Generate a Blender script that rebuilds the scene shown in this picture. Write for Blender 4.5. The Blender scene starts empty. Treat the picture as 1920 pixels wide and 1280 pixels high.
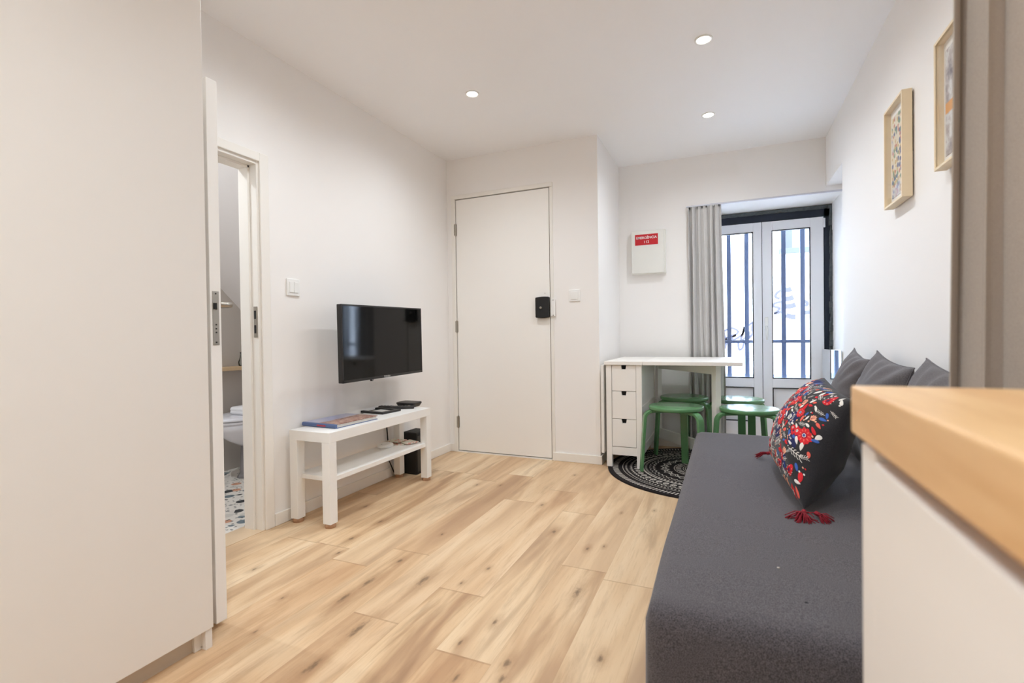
import bpy, bmesh, math, random
from mathutils import Vector, Matrix, noise
R = math.radians
PI = math.pi
sc = bpy.context.scene
COL = sc.collection
random.seed(7)

# ------------------------------------------------------------------ camera
f_px, yaw, pitch, roll, cx, cz = 923.0443, 0.40843, -0.0112, -0.0136, 2.0683, 0.9307
F = Vector((-math.sin(yaw)*math.cos(pitch), math.cos(yaw)*math.cos(pitch), math.sin(pitch)))
Rt = F.cross(Vector((0, 0, 1))).normalized()
Up = Rt.cross(F)
R2 = Rt*math.cos(roll) + Up*math.sin(roll)
U2 = -Rt*math.sin(roll) + Up*math.cos(roll)
cd = bpy.data.cameras.new('camera')
cam = bpy.data.objects.new('camera', cd)
COL.objects.link(cam)
cam.matrix_world = Matrix(((R2.x, U2.x, -F.x, cx), (R2.y, U2.y, -F.y, 0), (R2.z, U2.z, -F.z, cz), (0, 0, 0, 1)))
cd.sensor_width = 36
cd.lens = f_px*36/1920
cd.clip_start = .02
cd.dof.use_dof = True
cd.dof.focus_distance = 2.9
cd.dof.aperture_fstop = 4.2
sc.camera = cam

# ------------------------------------------------------------------ world, exposure
w = bpy.data.worlds.new('world')
sc.world = w
w.use_nodes = True
bg = w.node_tree.nodes['Background']
bg.inputs[0].default_value = (.68, .83, 1, 1)
bg.inputs[1].default_value = 17
sc.view_settings.view_transform = 'Standard'
sc.view_settings.look = 'None'
sc.view_settings.exposure = 0.17
sc.view_settings.gamma = 1
sc.view_settings.use_curve_mapping = False
sc.cycles.max_bounces = 10
sc.cycles.diffuse_bounces = 7
sc.cycles.sample_clamp_indirect = 0
sun = bpy.data.lights.new('sun', 'SUN')
sun.energy = 5
sun.angle = R(4)
sun.color = (1, .97, .93)
so = bpy.data.objects.new('sun', sun)
COL.objects.link(so)
so.rotation_euler = (R(42), 0, R(18))      # from behind the house onto the facade across the street
LAMP_W = 24
LAMP_COL = (.92, 1, 1.07)


# ------------------------------------------------------------------ helpers
def lin(c):
    return tuple(((x/255)/12.92 if x/255 <= .04045 else ((x/255+.055)/1.055)**2.4) for x in c)+(1,)


class N:
    """small node-tree helper"""
    def __init__(s, m):
        s.t = m.node_tree
        s.b = s.t.nodes.get('Principled BSDF')

    def n(s, kind, **kw):
        x = s.t.nodes.new(kind)
        for k, v in kw.items():
            setattr(x, k, v)
        return x

    def l(s, a, b):
        s.t.links.new(a, b)

    def math(s, op, a, b=None, c=None, clamp=False):
        x = s.n('ShaderNodeMath', operation=op, use_clamp=clamp)
        for i, v in enumerate((a, b, c)):
            if v is None:
                continue
            if isinstance(v, (int, float)):
                x.inputs[i].default_value = v
            else:
                s.l(v, x.inputs[i])
        return x.outputs[0]

    def vmath(s, op, a, b=None):
        x = s.n('ShaderNodeVectorMath', operation=op)
        for i, v in enumerate((a, b)):
            if v is None:
                continue
            if isinstance(v, (tuple, list)):
                x.inputs[i].default_value = v
            else:
                s.l(v, x.inputs[i])
        return x.outputs['Value'] if op in ('LENGTH', 'DISTANCE', 'DOT_PRODUCT') else x.outputs['Vector']

    def mix(s, fac, a, b, mode='MIX'):
        x = s.n('ShaderNodeMix', data_type='RGBA', blend_type=mode)
        if isinstance(fac, (int, float)):
            x.inputs[0].default_value = fac
        else:
            s.l(fac, x.inputs[0])
        for i, v in ((6, a), (7, b)):
            if isinstance(v, tuple):
                x.inputs[i].default_value = v
            else:
                s.l(v, x.inputs[i])
        return x.outputs[2]

    def ramp(s, fac, stops, interp='LINEAR'):
        x = s.n('ShaderNodeValToRGB')
        x.color_ramp.interpolation = interp
        e = x.color_ramp.elements
        while len(e) < len(stops):
            e.new(.5)
        for i, (p, c) in enumerate(stops):
            e[i].position = p
            e[i].color = c if len(c) == 4 else (*c, 1)
        s.l(fac, x.inputs[0])
        return x.outputs[0]

    def noise(s, vec, scale, detail=3, rough=.5, dist=0):
        x = s.n('ShaderNodeTexNoise')
        x.inputs['Scale'].default_value = scale
        x.inputs['Detail'].default_value = detail
        x.inputs['Roughness'].default_value = rough
        x.inputs['Distortion'].default_value = dist
        if vec is not None:
            s.l(vec, x.inputs['Vector'])
        return x.outputs[0]

    def sm(s, v, a, b):
        x = s.n('ShaderNodeMapRange', interpolation_type='SMOOTHSTEP')
        s.l(v, x.inputs[0])
        x.inputs[1].default_value = a
        x.inputs[2].default_value = b
        return x.outputs[0]

    def bump(s, h, strength, dist=.01):
        x = s.n('ShaderNodeBump')
        x.inputs['Strength'].default_value = strength
        x.inputs['Distance'].default_value = dist
        s.l(h, x.inputs['Height'])
        s.l(x.outputs[0], s.b.inputs['Normal'])

    def pos(s):
        return s.n('ShaderNodeNewGeometry').outputs['Position']

    def obj(s):
        return s.n('ShaderNodeTexCoord').outputs['Object']


def mat(name, c, rough=.5, metal=0, var=.03, vscale=6, bump=0, bscale=200, spec=.5, emit=None, es=0):
    m = bpy.data.materials.new(name)
    m.use_nodes = True
    k = N(m)
    c = lin(c)
    o = k.obj()
    nz = k.noise(o, vscale, 3)
    dark = tuple(x*(1-var) for x in c[:3])+(1,)
    lite = tuple(min(1, x*(1+var)) for x in c[:3])+(1,)
    k.l(k.mix(nz, dark, lite), k.b.inputs['Base Color'])
    k.b.inputs['Roughness'].default_value = rough
    k.b.inputs['Metallic'].default_value = metal
    k.b.inputs['Specular IOR Level'].default_value = spec
    if bump:
        k.bump(k.noise(o, bscale, 2), bump, .002)
    if emit:
        k.b.inputs['Emission Color'].default_value = (*emit, 1)
        k.b.inputs['Emission Strength'].default_value = es
    return m


class MB:
    """collects geometry in world coordinates, then links it as one mesh object"""
    def __init__(s, M=None):
        s.v, s.f, s.m, s.uv = [], [], [], {}
        s.M = M

    def add(s, verts, faces, mi=0):
        o = len(s.v)
        s.v += [(s.M @ Vector(p)) if s.M else Vector(p) for p in verts]
        for fc in faces:
            s.f.append(tuple(i+o for i in fc))
            s.m.append(mi)
        return o

    def box(s, a, b, mi=0):
        x0, x1 = sorted((a[0], b[0])); y0, y1 = sorted((a[1], b[1])); z0, z1 = sorted((a[2], b[2]))
        s.add([(x0, y0, z0), (x1, y0, z0), (x1, y1, z0), (x0, y1, z0), (x0, y0, z1), (x1, y0, z1), (x1, y1, z1), (x0, y1, z1)],
              [(0, 3, 2, 1), (4, 5, 6, 7), (0, 1, 5, 4), (1, 2, 6, 5), (2, 3, 7, 6), (3, 0, 4, 7)], mi)
        return s

    def lathe(s, c, prof, n=32, axis='z', mi=0, close=True, sx=1, sy=1):
        """prof: list of (radius, height) along axis from c"""
        vs, fs = [], []
        for (r, h) in prof:
            for i in range(n):
                a = 2*PI*i/n
                p, q = r*math.cos(a)*sx, r*math.sin(a)*sy
                if axis == 'z': vs.append((c[0]+p, c[1]+q, c[2]+h))
                elif axis == 'y': vs.append((c[0]+q, c[1]+h, c[2]+p))
                else: vs.append((c[0]+h, c[1]+p, c[2]+q))
        m = len(prof)
        for j in range(m-1):
            for i in range(n):
                fs.append((j*n+i, j*n+(i+1) % n, (j+1)*n+(i+1) % n, (j+1)*n+i))
        if close:
            fs.append(tuple(reversed(range(n))))
            fs.append(tuple((m-1)*n+i for i in range(n)))
        s.add(vs, fs, mi)
        return s

    def cyl(s, c, r, h, n=24, axis='z', mi=0):
        return s.lathe(c, [(r, 0), (r, h)], n, axis, mi)

    def tube(s, pts, r, n=8, mi=0):
        pts = [Vector(p) for p in pts]
        rs = r if isinstance(r, (list, tuple)) else [r]*len(pts)
        vs, fs = [], []
        up = Vector((0, 0, 1))
        for i, p in enumerate(pts):
            t = (pts[min(i+1, len(pts)-1)]-pts[max(i-1, 0)]).normalized()
            u = t.cross(up)
            if u.length < .05:
                u = t.cross(Vector((1, 0, 0)))
            u.normalize()
            v = t.cross(u)
            for k in range(n):
                a = 2*PI*k/n
                vs.append(p+(u*math.cos(a)+v*math.sin(a))*rs[i])
        for i in range(len(pts)-1):
            for k in range(n):
                fs.append((i*n+k, i*n+(k+1) % n, (i+1)*n+(k+1) % n, (i+1)*n+k))
        fs.append(tuple(reversed(range(n))))
        fs.append(tuple((len(pts)-1)*n+k for k in range(n)))
        s.add(vs, fs, mi)
        return s

    def prism(s, poly, h0, h1, axis='z', mi=0):
        """poly in the two other axes, extruded along axis"""
        def P(p, h):
            return {'z': (p[0], p[1], h), 'y': (p[0], h, p[1]), 'x': (h, p[0], p[1])}[axis]
        n = len(poly)
        vs = [P(p, h0) for p in poly]+[P(p, h1) for p in poly]
        fs = [tuple(reversed(range(n))), tuple(range(n, 2*n))]+[(i, (i+1) % n, n+(i+1) % n, n+i) for i in range(n)]
        s.add(vs, fs, mi)
        return s

    def build(s, name, ms, parent=None, bevel=0, seg=2, smooth=False, loc=None, sub=0):
        me = bpy.data.meshes.new(name)
        off = Vector((0, 0, 0))
        if parent is not None:
            r = parent
            while r.parent: r = r.parent
            off = r.location.copy()
            if parent is not r:
                off = off+sum((p.location for p in chain(parent)), Vector((0, 0, 0)))
        elif loc is not None:
            off = Vector(loc)
        me.from_pydata([v-off for v in s.v], [], s.f)
        ms = ms if isinstance(ms, (list, tuple)) else [ms]
        for m_ in ms: me.materials.append(m_)
        for p, mi in zip(me.polygons, s.m):
            p.material_index = mi
            p.use_smooth = smooth
        bm = bmesh.new(); bm.from_mesh(me)
        bmesh.ops.recalc_face_normals(bm, faces=bm.faces)
        bm.to_mesh(me); bm.free()
        o = bpy.data.objects.new(name, me)
        COL.objects.link(o)
        if parent is not None: o.parent = parent
        elif loc is not None: o.location = loc
        if bevel:
            b = o.modifiers.new('bevel', 'BEVEL')
            b.width = bevel; b.segments = seg; b.limit_method = 'ANGLE'; b.angle_limit = R(40)
            b.harden_normals = False
        if sub:
            o.modifiers.new('sub', 'SUBSURF').render_levels = sub
        return o


def chain(o):
    out = []
    while o.parent:
        out.append(o); o = o.parent
    return out


def thing(name, label, cat, loc, rz=0, group=None):
    o = bpy.data.objects.new(name, None)
    COL.objects.link(o)
    o.location = loc
    o.rotation_euler = (0, 0, rz)
    o.empty_display_size = .05
    return tag(o, label, cat, group)


def tag(o, label, cat, group=None):
    o['label'] = label; o['category'] = cat
    if group: o['group'] = group
    return o


def struct(o):
    o['kind'] = 'structure'
    return o


def copy_tree(o, parent=None):
    c = o.copy(); COL.objects.link(c)
    if parent: c.parent = parent
    for ch in list(o.children): copy_tree(ch, c)
    return c


def text_mesh(name, body, size, M, m, parent, extrude=.0006, spacing=1.0, align='CENTER'):
    cu = bpy.data.curves.new(name, 'FONT')
    cu.body = body; cu.size = size; cu.extrude = extrude; cu.align_x = align; cu.align_y = 'CENTER'
    cu.space_character = spacing; cu.offset = size*.012
    t = bpy.data.objects.new(name, cu); COL.objects.link(t)
    bpy.context.view_layer.update()
    me = bpy.data.meshes.new_from_object(t.evaluated_get(bpy.context.evaluated_depsgraph_get()))
    bpy.data.objects.remove(t)
    r = parent
    while r.parent: r = r.parent
    me.transform(Matrix.Translation(-r.location) @ M)
    me.materials.clear(); me.materials.append(m)
    o = bpy.data.objects.new(name, me); COL.objects.link(o); o.parent = parent
    return o


# ------------------------------------------------------------------ materials
def wall_mat(name, c, rough=.75):
    m = mat(name, c, rough, var=.012, vscale=1.5, bump=.05, bscale=90, spec=.3)
    return m


PAINT = wall_mat('wall_paint', (244, 241, 238))
CEIL = wall_mat('ceiling_paint', (248, 247, 247), .8)
TRIM = mat('trim_paint', (240, 236, 229), .45, var=.01)
DOORP = mat('door_paint', (246, 243, 238), .5, var=.012, vscale=2)
WARD = mat('wardrobe_laminate', (231, 226, 219), .42, var=.01)
WHITE = mat('white_foil', (240, 238, 234), .42, var=.012, vscale=3)
UNITW = mat('white_lacquer', (243, 239, 233), .38, var=.01)
KITW = mat('kitchen_front', (236, 231, 225), .35, var=.01)
PLASTIC = mat('white_plastic', (240, 239, 236), .35, var=.005)
ALUW = mat('white_aluminium_frame', (238, 239, 243), .4, var=.01)
DARKF = mat('dark_blue_frame', (22, 34, 52), .6, var=.2)
GASKET = mat('black_gasket', (22, 24, 34), .6)
STEEL = mat('brushed_steel', (176, 170, 160), .35, 1, var=.06, vscale=40)
BLACKP = mat('black_plastic', (30, 28, 28), .42, var=.05)
BLACKM = mat('black_matte', (24, 23, 23), .7, var=.05)
SCREEN = mat('glossy_black_screen', (8, 8, 8), .06, var=.0, spec=.3)
GREEN = mat('green_lacquer', (92, 140, 94), .24, var=.05, vscale=20)
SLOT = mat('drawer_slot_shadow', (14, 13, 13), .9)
CORK = mat('wooden_coaster', (170, 130, 98), .7, var=.2, vscale=60)
RED = mat('red_sign', (196, 24, 36), .5, var=.02)
CERAM = mat('white_ceramic', (232, 232, 238), .15, var=.01)
TOWEL = mat('white_towel', (236, 236, 238), .9, bump=.4, bscale=400)
SHELFW = mat('pine_shelf', (206, 178, 140), .5, var=.1, vscale=30)
GREYPLINTH = mat('grey_plinth', (196, 184, 168), .5)
MAPLE = mat('pale_wood_frame', (238, 219, 186), .5, var=.06, vscale=25)
MATW = mat('passepartout_card', (244, 241, 236), .8)


def fabric(name, c, c2, scale=900, rough=.95, bump=.5, sheen=.2, mottle=.12):
    m = bpy.data.materials.new(name); m.use_nodes = True
    k = N(m)
    o = k.obj()
    wv = k.n('ShaderNodeTexNoise'); wv.inputs['Scale'].default_value = scale; wv.inputs['Detail'].default_value = 2
    k.l(o, wv.inputs['Vector'])
    big = k.noise(o, 9, 4)
    base = k.mix(k.sm(wv.outputs[0], .36, .64), lin(c), lin(c2))
    dk = k.mix(k.math('MULTIPLY', big, mottle), base, (0, 0, 0, 1))
    k.l(dk, k.b.inputs['Base Color'])
    k.b.inputs['Roughness'].default_value = rough
    k.b.inputs['Specular IOR Level'].default_value = .15
    k.b.inputs['Sheen Weight'].default_value = sheen
    k.bump(wv.outputs[0], bump, .0015)
    return m


BEDF = fabric('grey_melange_upholstery', (62, 58, 61), (103, 98, 101), 560, bump=.18)
CUSHF = fabric('grey_cushion_cloth', (88, 83, 85), (116, 111, 112), 500, mottle=.25)
NIGHT = fabric('charcoal_cotton', (40, 38, 41), (52, 50, 52), 700, mottle=.2)
CURT = fabric('greige_curtain_cloth', (190, 187, 184), (212, 209, 206), 700, mottle=.06)
BIGCURT = fabric('taupe_linen_curtain', (160, 150, 140), (178, 168, 158), 1500, mottle=.05, bump=.12)
THREADS = {k: mat('embroidery_'+k, c, .8, var=.12, vscale=300, spec=.2) for k, c in dict(
    red=(206, 40, 48), crimson=(150, 26, 48), white=(228, 222, 214), navy=(44, 48, 92), blue=(62, 96, 168),
    peach=(236, 172, 142), coral=(228, 98, 84)).items()}
TASSEL = mat('dark_red_yarn', (138, 18, 36), .85, var=.3, vscale=200)


def floor_mat():
    m = bpy.data.materials.new('oak_plank_floor'); m.use_nodes = True
    k = N(m)
    p = k.pos()
    at = k.n('ShaderNodeAttribute', attribute_name='plank'); rnd = at.outputs['Vector']
    uvn = k.n('ShaderNodeUVMap', uv_map='edge').outputs[0]
    sep = k.n('ShaderNodeSeparateXYZ'); k.l(rnd, sep.inputs[0])
    su = k.n('ShaderNodeSeparateXYZ'); k.l(uvn, su.inputs[0])
    off = k.vmath('MULTIPLY', rnd, (13.7, 31.1, 7.3))
    v1 = k.vmath('ADD', k.vmath('MULTIPLY', p, (7.5, .95, 1)), off)
    v2 = k.vmath('ADD', k.vmath('MULTIPLY', p, (60, 3.5, 1)), off)
    v3 = k.vmath('ADD', k.vmath('MULTIPLY', p, (15, 1.5, 1)), off)
    broad = k.noise(v1, 1, 3, .5, .7)
    streak = k.noise(v3, 1, 5, .62, .5)
    fine = k.noise(v2, 2.2, 5, .7, .2)
    base = k.ramp(broad, [(.28, lin((156, 118, 86))), (.42, lin((190, 153, 116))), (.52, lin((214, 181, 142))), (.70, lin((230, 204, 169)))])
    c = k.mix(k.math('MULTIPLY', k.sm(streak, .50, .70), .55), base, lin((150, 114, 82)))
    c = k.mix(k.math('MULTIPLY', k.sm(fine, .48, .72), .40), c, lin((172, 134, 98)))
    # plank to plank tone
    c = k.mix(k.math('MULTIPLY', sep.outputs[0], .34), c, lin((196, 152, 112)))
    c = k.mix(k.math('MULTIPLY', sep.outputs[1], .22), c, lin((232, 216, 186)))
    # knots: measured ones plus scattered ones
    dmin = None
    knots = KNOTS
    for (x, y, rx, ry) in knots:
        d = k.vmath('LENGTH', k.vmath('MULTIPLY', k.vmath('SUBTRACT', p, (x, y, 0)), (1/rx, 1/ry, 0)))
        dmin = d if dmin is None else k.math('MINIMUM', dmin, d)
    dd = k.math('ADD', dmin, k.math('MULTIPLY', k.math('SUBTRACT', k.noise(k.vmath('MULTIPLY', p, (110, 36, 1)), 1, 5, .7), .5), 2.6))
    core = k.math('SUBTRACT', 1, k.sm(dd, .1, 1.25))
    hal = k.math('SUBTRACT', 1, k.sm(dd, .3, 4.2))
    c = k.mix(k.math('MULTIPLY', hal, .42), c, lin((150, 112, 78)))
    c = k.mix(k.math('MULTIPLY', core, .66), c, lin((92, 74, 56)))
    # seams
    eu = k.math('MINIMUM', su.outputs[0], k.math('SUBTRACT', .1835, su.outputs[0]))
    ev = k.math('MINIMUM', su.outputs[1], k.math('SUBTRACT', 1.24, su.outputs[1]))
    e = k.math('MINIMUM', eu, ev)
    seam = k.math('SUBTRACT', 1, k.sm(e, .0002, .0014))
    c = k.mix(k.math('MULTIPLY', seam, .38), c, lin((150, 116, 84)))
    k.l(c, k.b.inputs['Base Color'])
    k.b.inputs['Roughness'].default_value = .5
    k.b.inputs['Specular IOR Level'].default_value = .35
    k.bump(k.math('SUBTRACT', k.math('MULTIPLY', fine, .3), seam), .12, .001)
    return m


def px_floor(u, v, z=0):
    d = R2*((u-960)/f_px) - U2*((v-640)/f_px) + F
    t = (z-cz)/d.z
    return (cx+d.x*t, d.y*t)


KN = [(1300, 232, 1), (1350, 342, 1.1), (892, 352, .6), (1082, 492, .7), (815, 540, 1.5), (1108, 712, .9), (1445, 590, 1.2),
      (1487, 410, .9), (590, 548, 1.2), (545, 742, 1.5), (720, 460, 1), (468, 428, .9), (365, 890, 1.3), (1160, 878, 1.1), (1135, 945, .9),
      (965, 795, .7), (1035, 150, .8), (1130, 152, .8), (580, 238, 1), (520, 370, 1), (1760, 255, .6), (1625, 265, .5), (125, 495, .8),
      (1435, 110, .7), (1555, 402, .6), (970, 552, .5), (490, 612, 1.2), (130, 750, .5), (240, 612, .5), (1540, 860, 1), (950, 940, .8), (640, 300, 1)]
KNOTS = []
for (zx, zy, s_) in KN:
    x_, y_ = px_floor(420+zx/2.1818, 840+zy/2.1818)
    KNOTS.append((x_, y_, .0085*s_, .020*s_*(1.6 if s_ > 1.15 else 1)))
FLOORM = floor_mat()


def tile_mat():
    m = bpy.data.materials.new('patterned_bath_tiles'); m.use_nodes = True
    k = N(m)
    p = k.pos()
    v = k.n('ShaderNodeTexVoronoi', feature='F1'); v.inputs['Scale'].default_value = 16
    k.l(p, v.inputs['Vector'])
    sepc = k.n('ShaderNodeSeparateColor'); k.l(v.outputs['Color'], sepc.inputs[0])
    c = k.ramp(sepc.outputs[0], [(0, lin((44, 50, 54))), (.24, lin((216, 212, 204))), (.42, lin((214, 160, 130))), (.62, lin((112, 128, 136))), (.76, lin((228, 222, 214)))], 'CONSTANT')
    c = k.mix(k.sm(v.outputs['Distance'], .42, .52), c, lin((235, 230, 222)))
    v2 = k.n('ShaderNodeTexVoronoi'); v2.inputs['Scale'].default_value = 38
    k.l(p, v2.inputs['Vector'])
    c = k.mix(k.math('MULTIPLY', k.math('SUBTRACT', 1, k.sm(v2.outputs['Distance'], .2, .3)), .8), c, lin((40, 46, 50)))
    k.l(c, k.b.inputs['Base Color'])
    k.b.inputs['Roughness'].default_value = .35
    return m


TILES = tile_mat()


def rug_mat(c):
    m = bpy.data.materials.new('black_and_white_mandala_weave'); m.use_nodes = True
    k = N(m)
    p = k.pos()
    q = k.vmath('SUBTRACT', p, (c[0], c[1], 0))
    s = k.n('ShaderNodeSeparateXYZ'); k.l(q, s.inputs[0])
    r = k.math('SQRT', k.math('ADD', k.math('MULTIPLY', s.outputs[0], s.outputs[0]), k.math('MULTIPLY', s.outputs[1], s.outputs[1])))
    a = k.math('ARCTAN2', s.outputs[1], s.outputs[0])

    def ray(n, ph=0, sharp=0):
        return k.math('ADD', k.math('MULTIPLY', k.math('SINE', k.math('ADD', k.math('MULTIPLY', a, n), ph)), .5), .5)

    def band(r0, r1, e=.002):
        return k.math('MULTIPLY', k.sm(r, r0-e, r0+e), k.math('SUBTRACT', 1, k.sm(r, r1-e, r1+e)))
    val = None

    def acc(x):
        nonlocal val
        val = x if val is None else k.math('MAXIMUM', val, x)
    # concentric thread rings
    rings = k.math('MULTIPLY', k.sm(k.math('SINE', k.math('MULTIPLY', r, 420)), -.2, .4), band(.035, .155))
    acc(k.math('MULTIPLY', rings, .85))
    acc(k.math('MULTIPLY', k.sm(ray(36), .45, .6), band(.165, .20)))
    acc(k.math('MULTIPLY', band(.207, .213, .001), .9))
    # petals: scalloped boundaries
    for (r0, n, amp, w_) in ((.245, 24, .022, .007), (.262, 24, .022, .004), (.30, 24, -.02, .006), (.335, 48, .014, .005), (.36, 48, .014, .003)):
        rr = k.math('ADD', r, k.math('MULTIPLY', k.math('ABSOLUTE', k.math('SINE', k.math('MULTIPLY', a, n/2))), -amp))
        acc(k.math('SUBTRACT', 1, k.sm(k.math('ABSOLUTE', k.math('SUBTRACT', rr, r0)), w_*.5, w_)))
    acc(k.math('MULTIPLY', k.sm(ray(96), .5, .65), band(.39, .405)))
    acc(band(.412, .424, .001))
    # circles band
    for (r0, n, rad) in ((.46, 56, .016), (.46, 56, .008)):
        th = k.math('MULTIPLY', k.math('SUBTRACT', k.math('FRACT', k.math('MULTIPLY', a, n/(2*PI))), .5), 2*PI*r0/n)
        d = k.math('SQRT', k.math('ADD', k.math('MULTIPLY', th, th), k.math('POWER', k.math('SUBTRACT', r, r0), 2)))
        acc(k.math('SUBTRACT', 1, k.sm(k.math('ABSOLUTE', k.math('SUBTRACT', d, rad)), .0022, .004)))
    zz = k.math('ADD', r, k.math('MULTIPLY', k.math('ABSOLUTE', k.math('SINE', k.math('MULTIPLY', a, 50))), .012))
    acc(k.math('SUBTRACT', 1, k.sm(k.math('ABSOLUTE', k.math('SUBTRACT', zz, .505)), .003, .006)))
    acc(k.math('MULTIPLY', k.sm(ray(150), .45, .6), band(.525, .537)))
    acc(band(.552, .556, .001))
    tw = k.math('ADD', k.math('MULTIPLY', ray(150, 0), 1), 0)
    acc(k.math('MULTIPLY', k.sm(k.math('SINE', k.math('ADD', k.math('MULTIPLY', a, 165), k.math('MULTIPLY', r, 60))), .0, .3), band(.585, .622)))
    nz = k.noise(p, 300, 2)
    col = k.mix(val, lin((34, 30, 31)), lin((206, 198, 188)))
    col = k.mix(k.math('MULTIPLY', nz, .35), col, lin((60, 54, 52)))
    k.l(col, k.b.inputs['Base Color'])
    k.b.inputs['Roughness'].default_value = .95
    k.b.inputs['Specular IOR Level'].default_value = .1
    k.bump(nz, .6, .002)
    return m


def wood_top():
    m = bpy.data.materials.new('oak_worktop'); m.use_nodes = True
    k = N(m)
    p = k.pos()
    n1 = k.noise(k.vmath('MULTIPLY', p, (40, 4, 40)), 1, 5, .6, .4)
    n2 = k.noise(k.vmath('MULTIPLY', p, (9, 1.2, 9)), 1, 3, .5, .4)
    c = k.ramp(n1, [(.3, lin((203, 158, 104))), (.6, lin((226, 187, 136)))])
    c = k.mix(k.math('MULTIPLY', k.sm(n2, .4, .7), .4), c, lin((214, 162, 112)))
    k.l(c, k.b.inputs['Base Color'])
    k.b.inputs['Roughness'].default_value = .38
    return m


OAKTOP = wood_top()


def glass_mat(name='window_glass', tint=(1, 1, 1), refl=.5):
    m = bpy.data.materials.new(name); m.use_nodes = True
    t = m.node_tree; t.nodes.clear()
    out = t.nodes.new('ShaderNodeOutputMaterial')
    mx = t.nodes.new('ShaderNodeMixShader'); tr = t.nodes.new('ShaderNodeBsdfTransparent'); gl = t.nodes.new('ShaderNodeBsdfGlossy')
    fr = t.nodes.new('ShaderNodeFresnel'); fr.inputs[0].default_value = 1.45
    nz = t.nodes.new('ShaderNodeTexNoise'); nz.inputs['Scale'].default_value = 3
    mr = t.nodes.new('ShaderNodeMapRange'); mr.inputs[3].default_value = .0; mr.inputs[4].default_value = .02
    t.links.new(nz.outputs[0], mr.inputs[0]); t.links.new(mr.outputs[0], gl.inputs['Roughness'])
    tr.inputs[0].default_value = (*tint, 1)
    ml = t.nodes.new('ShaderNodeMath'); ml.operation = 'MULTIPLY'; ml.inputs[1].default_value = refl
    t.links.new(fr.outputs[0], ml.inputs[0]); t.links.new(ml.outputs[0], mx.inputs[0])
    t.links.new(tr.outputs[0], mx.inputs[1]); t.links.new(gl.outputs[0], mx.inputs[2]); t.links.new(mx.outputs[0], out.inputs[0])
    return m


GLASS = glass_mat()
PGLASS = glass_mat('picture_glass', (1, 1, 1), .12)

# ------------------------------------------------------------------ room shell
H = 2.357
XR = 2.757
Y1, Y2, Y3 = 3.484, 4.248, 4.66
YB = -1.35
XP, YP = 1.242, 3.705
XN = 2.862          # niche side wall


def build_floor():
    x0, wd, ln = .72-4*.183, .183, 1.245
    ends = {0: 1.1, 1: .45, 2: 1.70, 3: .35, 4: 1.776, 5: 1.31, 6: 1.56, 7: 1.244, 8: 1.9, 9: .6, 10: 1.05, 11: 1.5}
    vs, fs, cols, uvs = [], [], [], []
    rng = random.Random(5)
    for r in range(-1, 18):
        xa = x0+r*wd; xb = xa+wd
        e = ends.get(r, rng.uniform(0, ln))
        y = e-4*ln
        while y < 4.9:
            ya, yb = max(y, YB), min(y+ln, 4.9)
            if yb > ya:
                o = len(vs)
                vs += [(xa, ya, 0), (xb, ya, 0), (xb, yb, 0), (xa, yb, 0)]
                fs.append((o, o+1, o+2, o+3))
                cols.append((rng.random(), rng.random(), rng.random()))
                uvs.append([(0, ya-y), (wd, ya-y), (wd, yb-y), (0, yb-y)])
            y += ln
    me = bpy.data.meshes.new('floor')
    me.from_pydata(vs, [], fs)
    a = me.attributes.new('plank', 'FLOAT_VECTOR', 'CORNER')
    u = me.uv_layers.new(name='edge')
    for i, p in enumerate(me.polygons):
        for j, li in enumerate(p.loop_indices):
            a.data[li].vector = cols[i]
            u.data[li].uv = uvs[i][j]
    me.materials.append(FLOORM)
    o = bpy.data.objects.new('floor', me); COL.objects.link(o)
    struct(o)
    bm = bmesh.new(); bm.from_mesh(me)
    # clip to the room
    for co, no in (((0, 0, 0), (-1, 0, 0)), ((3.15, 0, 0), (1, 0, 0))):
        g = bmesh.ops.bisect_plane(bm, geom=bm.verts[:]+bm.edges[:]+bm.faces[:], plane_co=co, plane_no=no, clear_outer=True)
    bm.to_mesh(me); bm.free()


build_floor()
struct(MB().box((-.12, YB-.1, -.12), (3.3, 4.9, -.004)).build('trim_9', PAINT))
struct(MB().box((-1.45, YB-.12, H), (3.3, 4.9, H+.12)).build('ceiling', CEIL))
# left wall with the bathroom opening
by0, by1, bz = 1.075, 1.735, 1.80
struct(MB().box((-.11, YB, 0), (0, by0, H)).box((-.11, by1, 0), (0, Y1, H)).box((-.11, by0, bz), (0, by1, H)).build('wall_left', PAINT))
# wall with the entrance door (recess for the leaf), solid block up to the window wall
dx0, dx1, dz = .076, .882, 2.036
struct(MB().box((-.11, Y1, 0), (dx0, Y1+.3, H)).box((dx1, Y1, 0), (XP, Y1+.3, H)).box((dx0, Y1, dz), (dx1, Y1+.3, H))
       .box((dx0, Y1+.07, 0), (dx1, Y1+.3, dz)).box((-.11, Y1+.3, 0), (XP, 4.66, H)).build('wall_back', PAINT))
# window wall: pier behind curtain, lintel
ox0 = 1.93
struct(MB().box((XP, Y2, 0), (ox0, 4.78, H)).box((ox0, Y2, 1.955), (3.2, 4.78, H)).build('wall_window', PAINT))
# right wall with niche towards the window
struct(MB().box((XR, YB, 0), (3.2, YP, H)).box((XR, YP, 2.0), (3.2, Y2, H)).prism([(XN, YP), (3.2, YP), (3.2, 4.78), (XN, 4.78)], 0, 2.0, 'z').build('wall_right', PAINT))
struct(MB().box((-.12, YB-.12, 0), (3.0, YB, H)).build('wall_rear', PAINT))
# baseboards


def baseb(name, segs):
    b = MB()
    for a, c in segs: b.box(a, c)
    struct(b.build(name, TRIM, bevel=.003))


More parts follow.
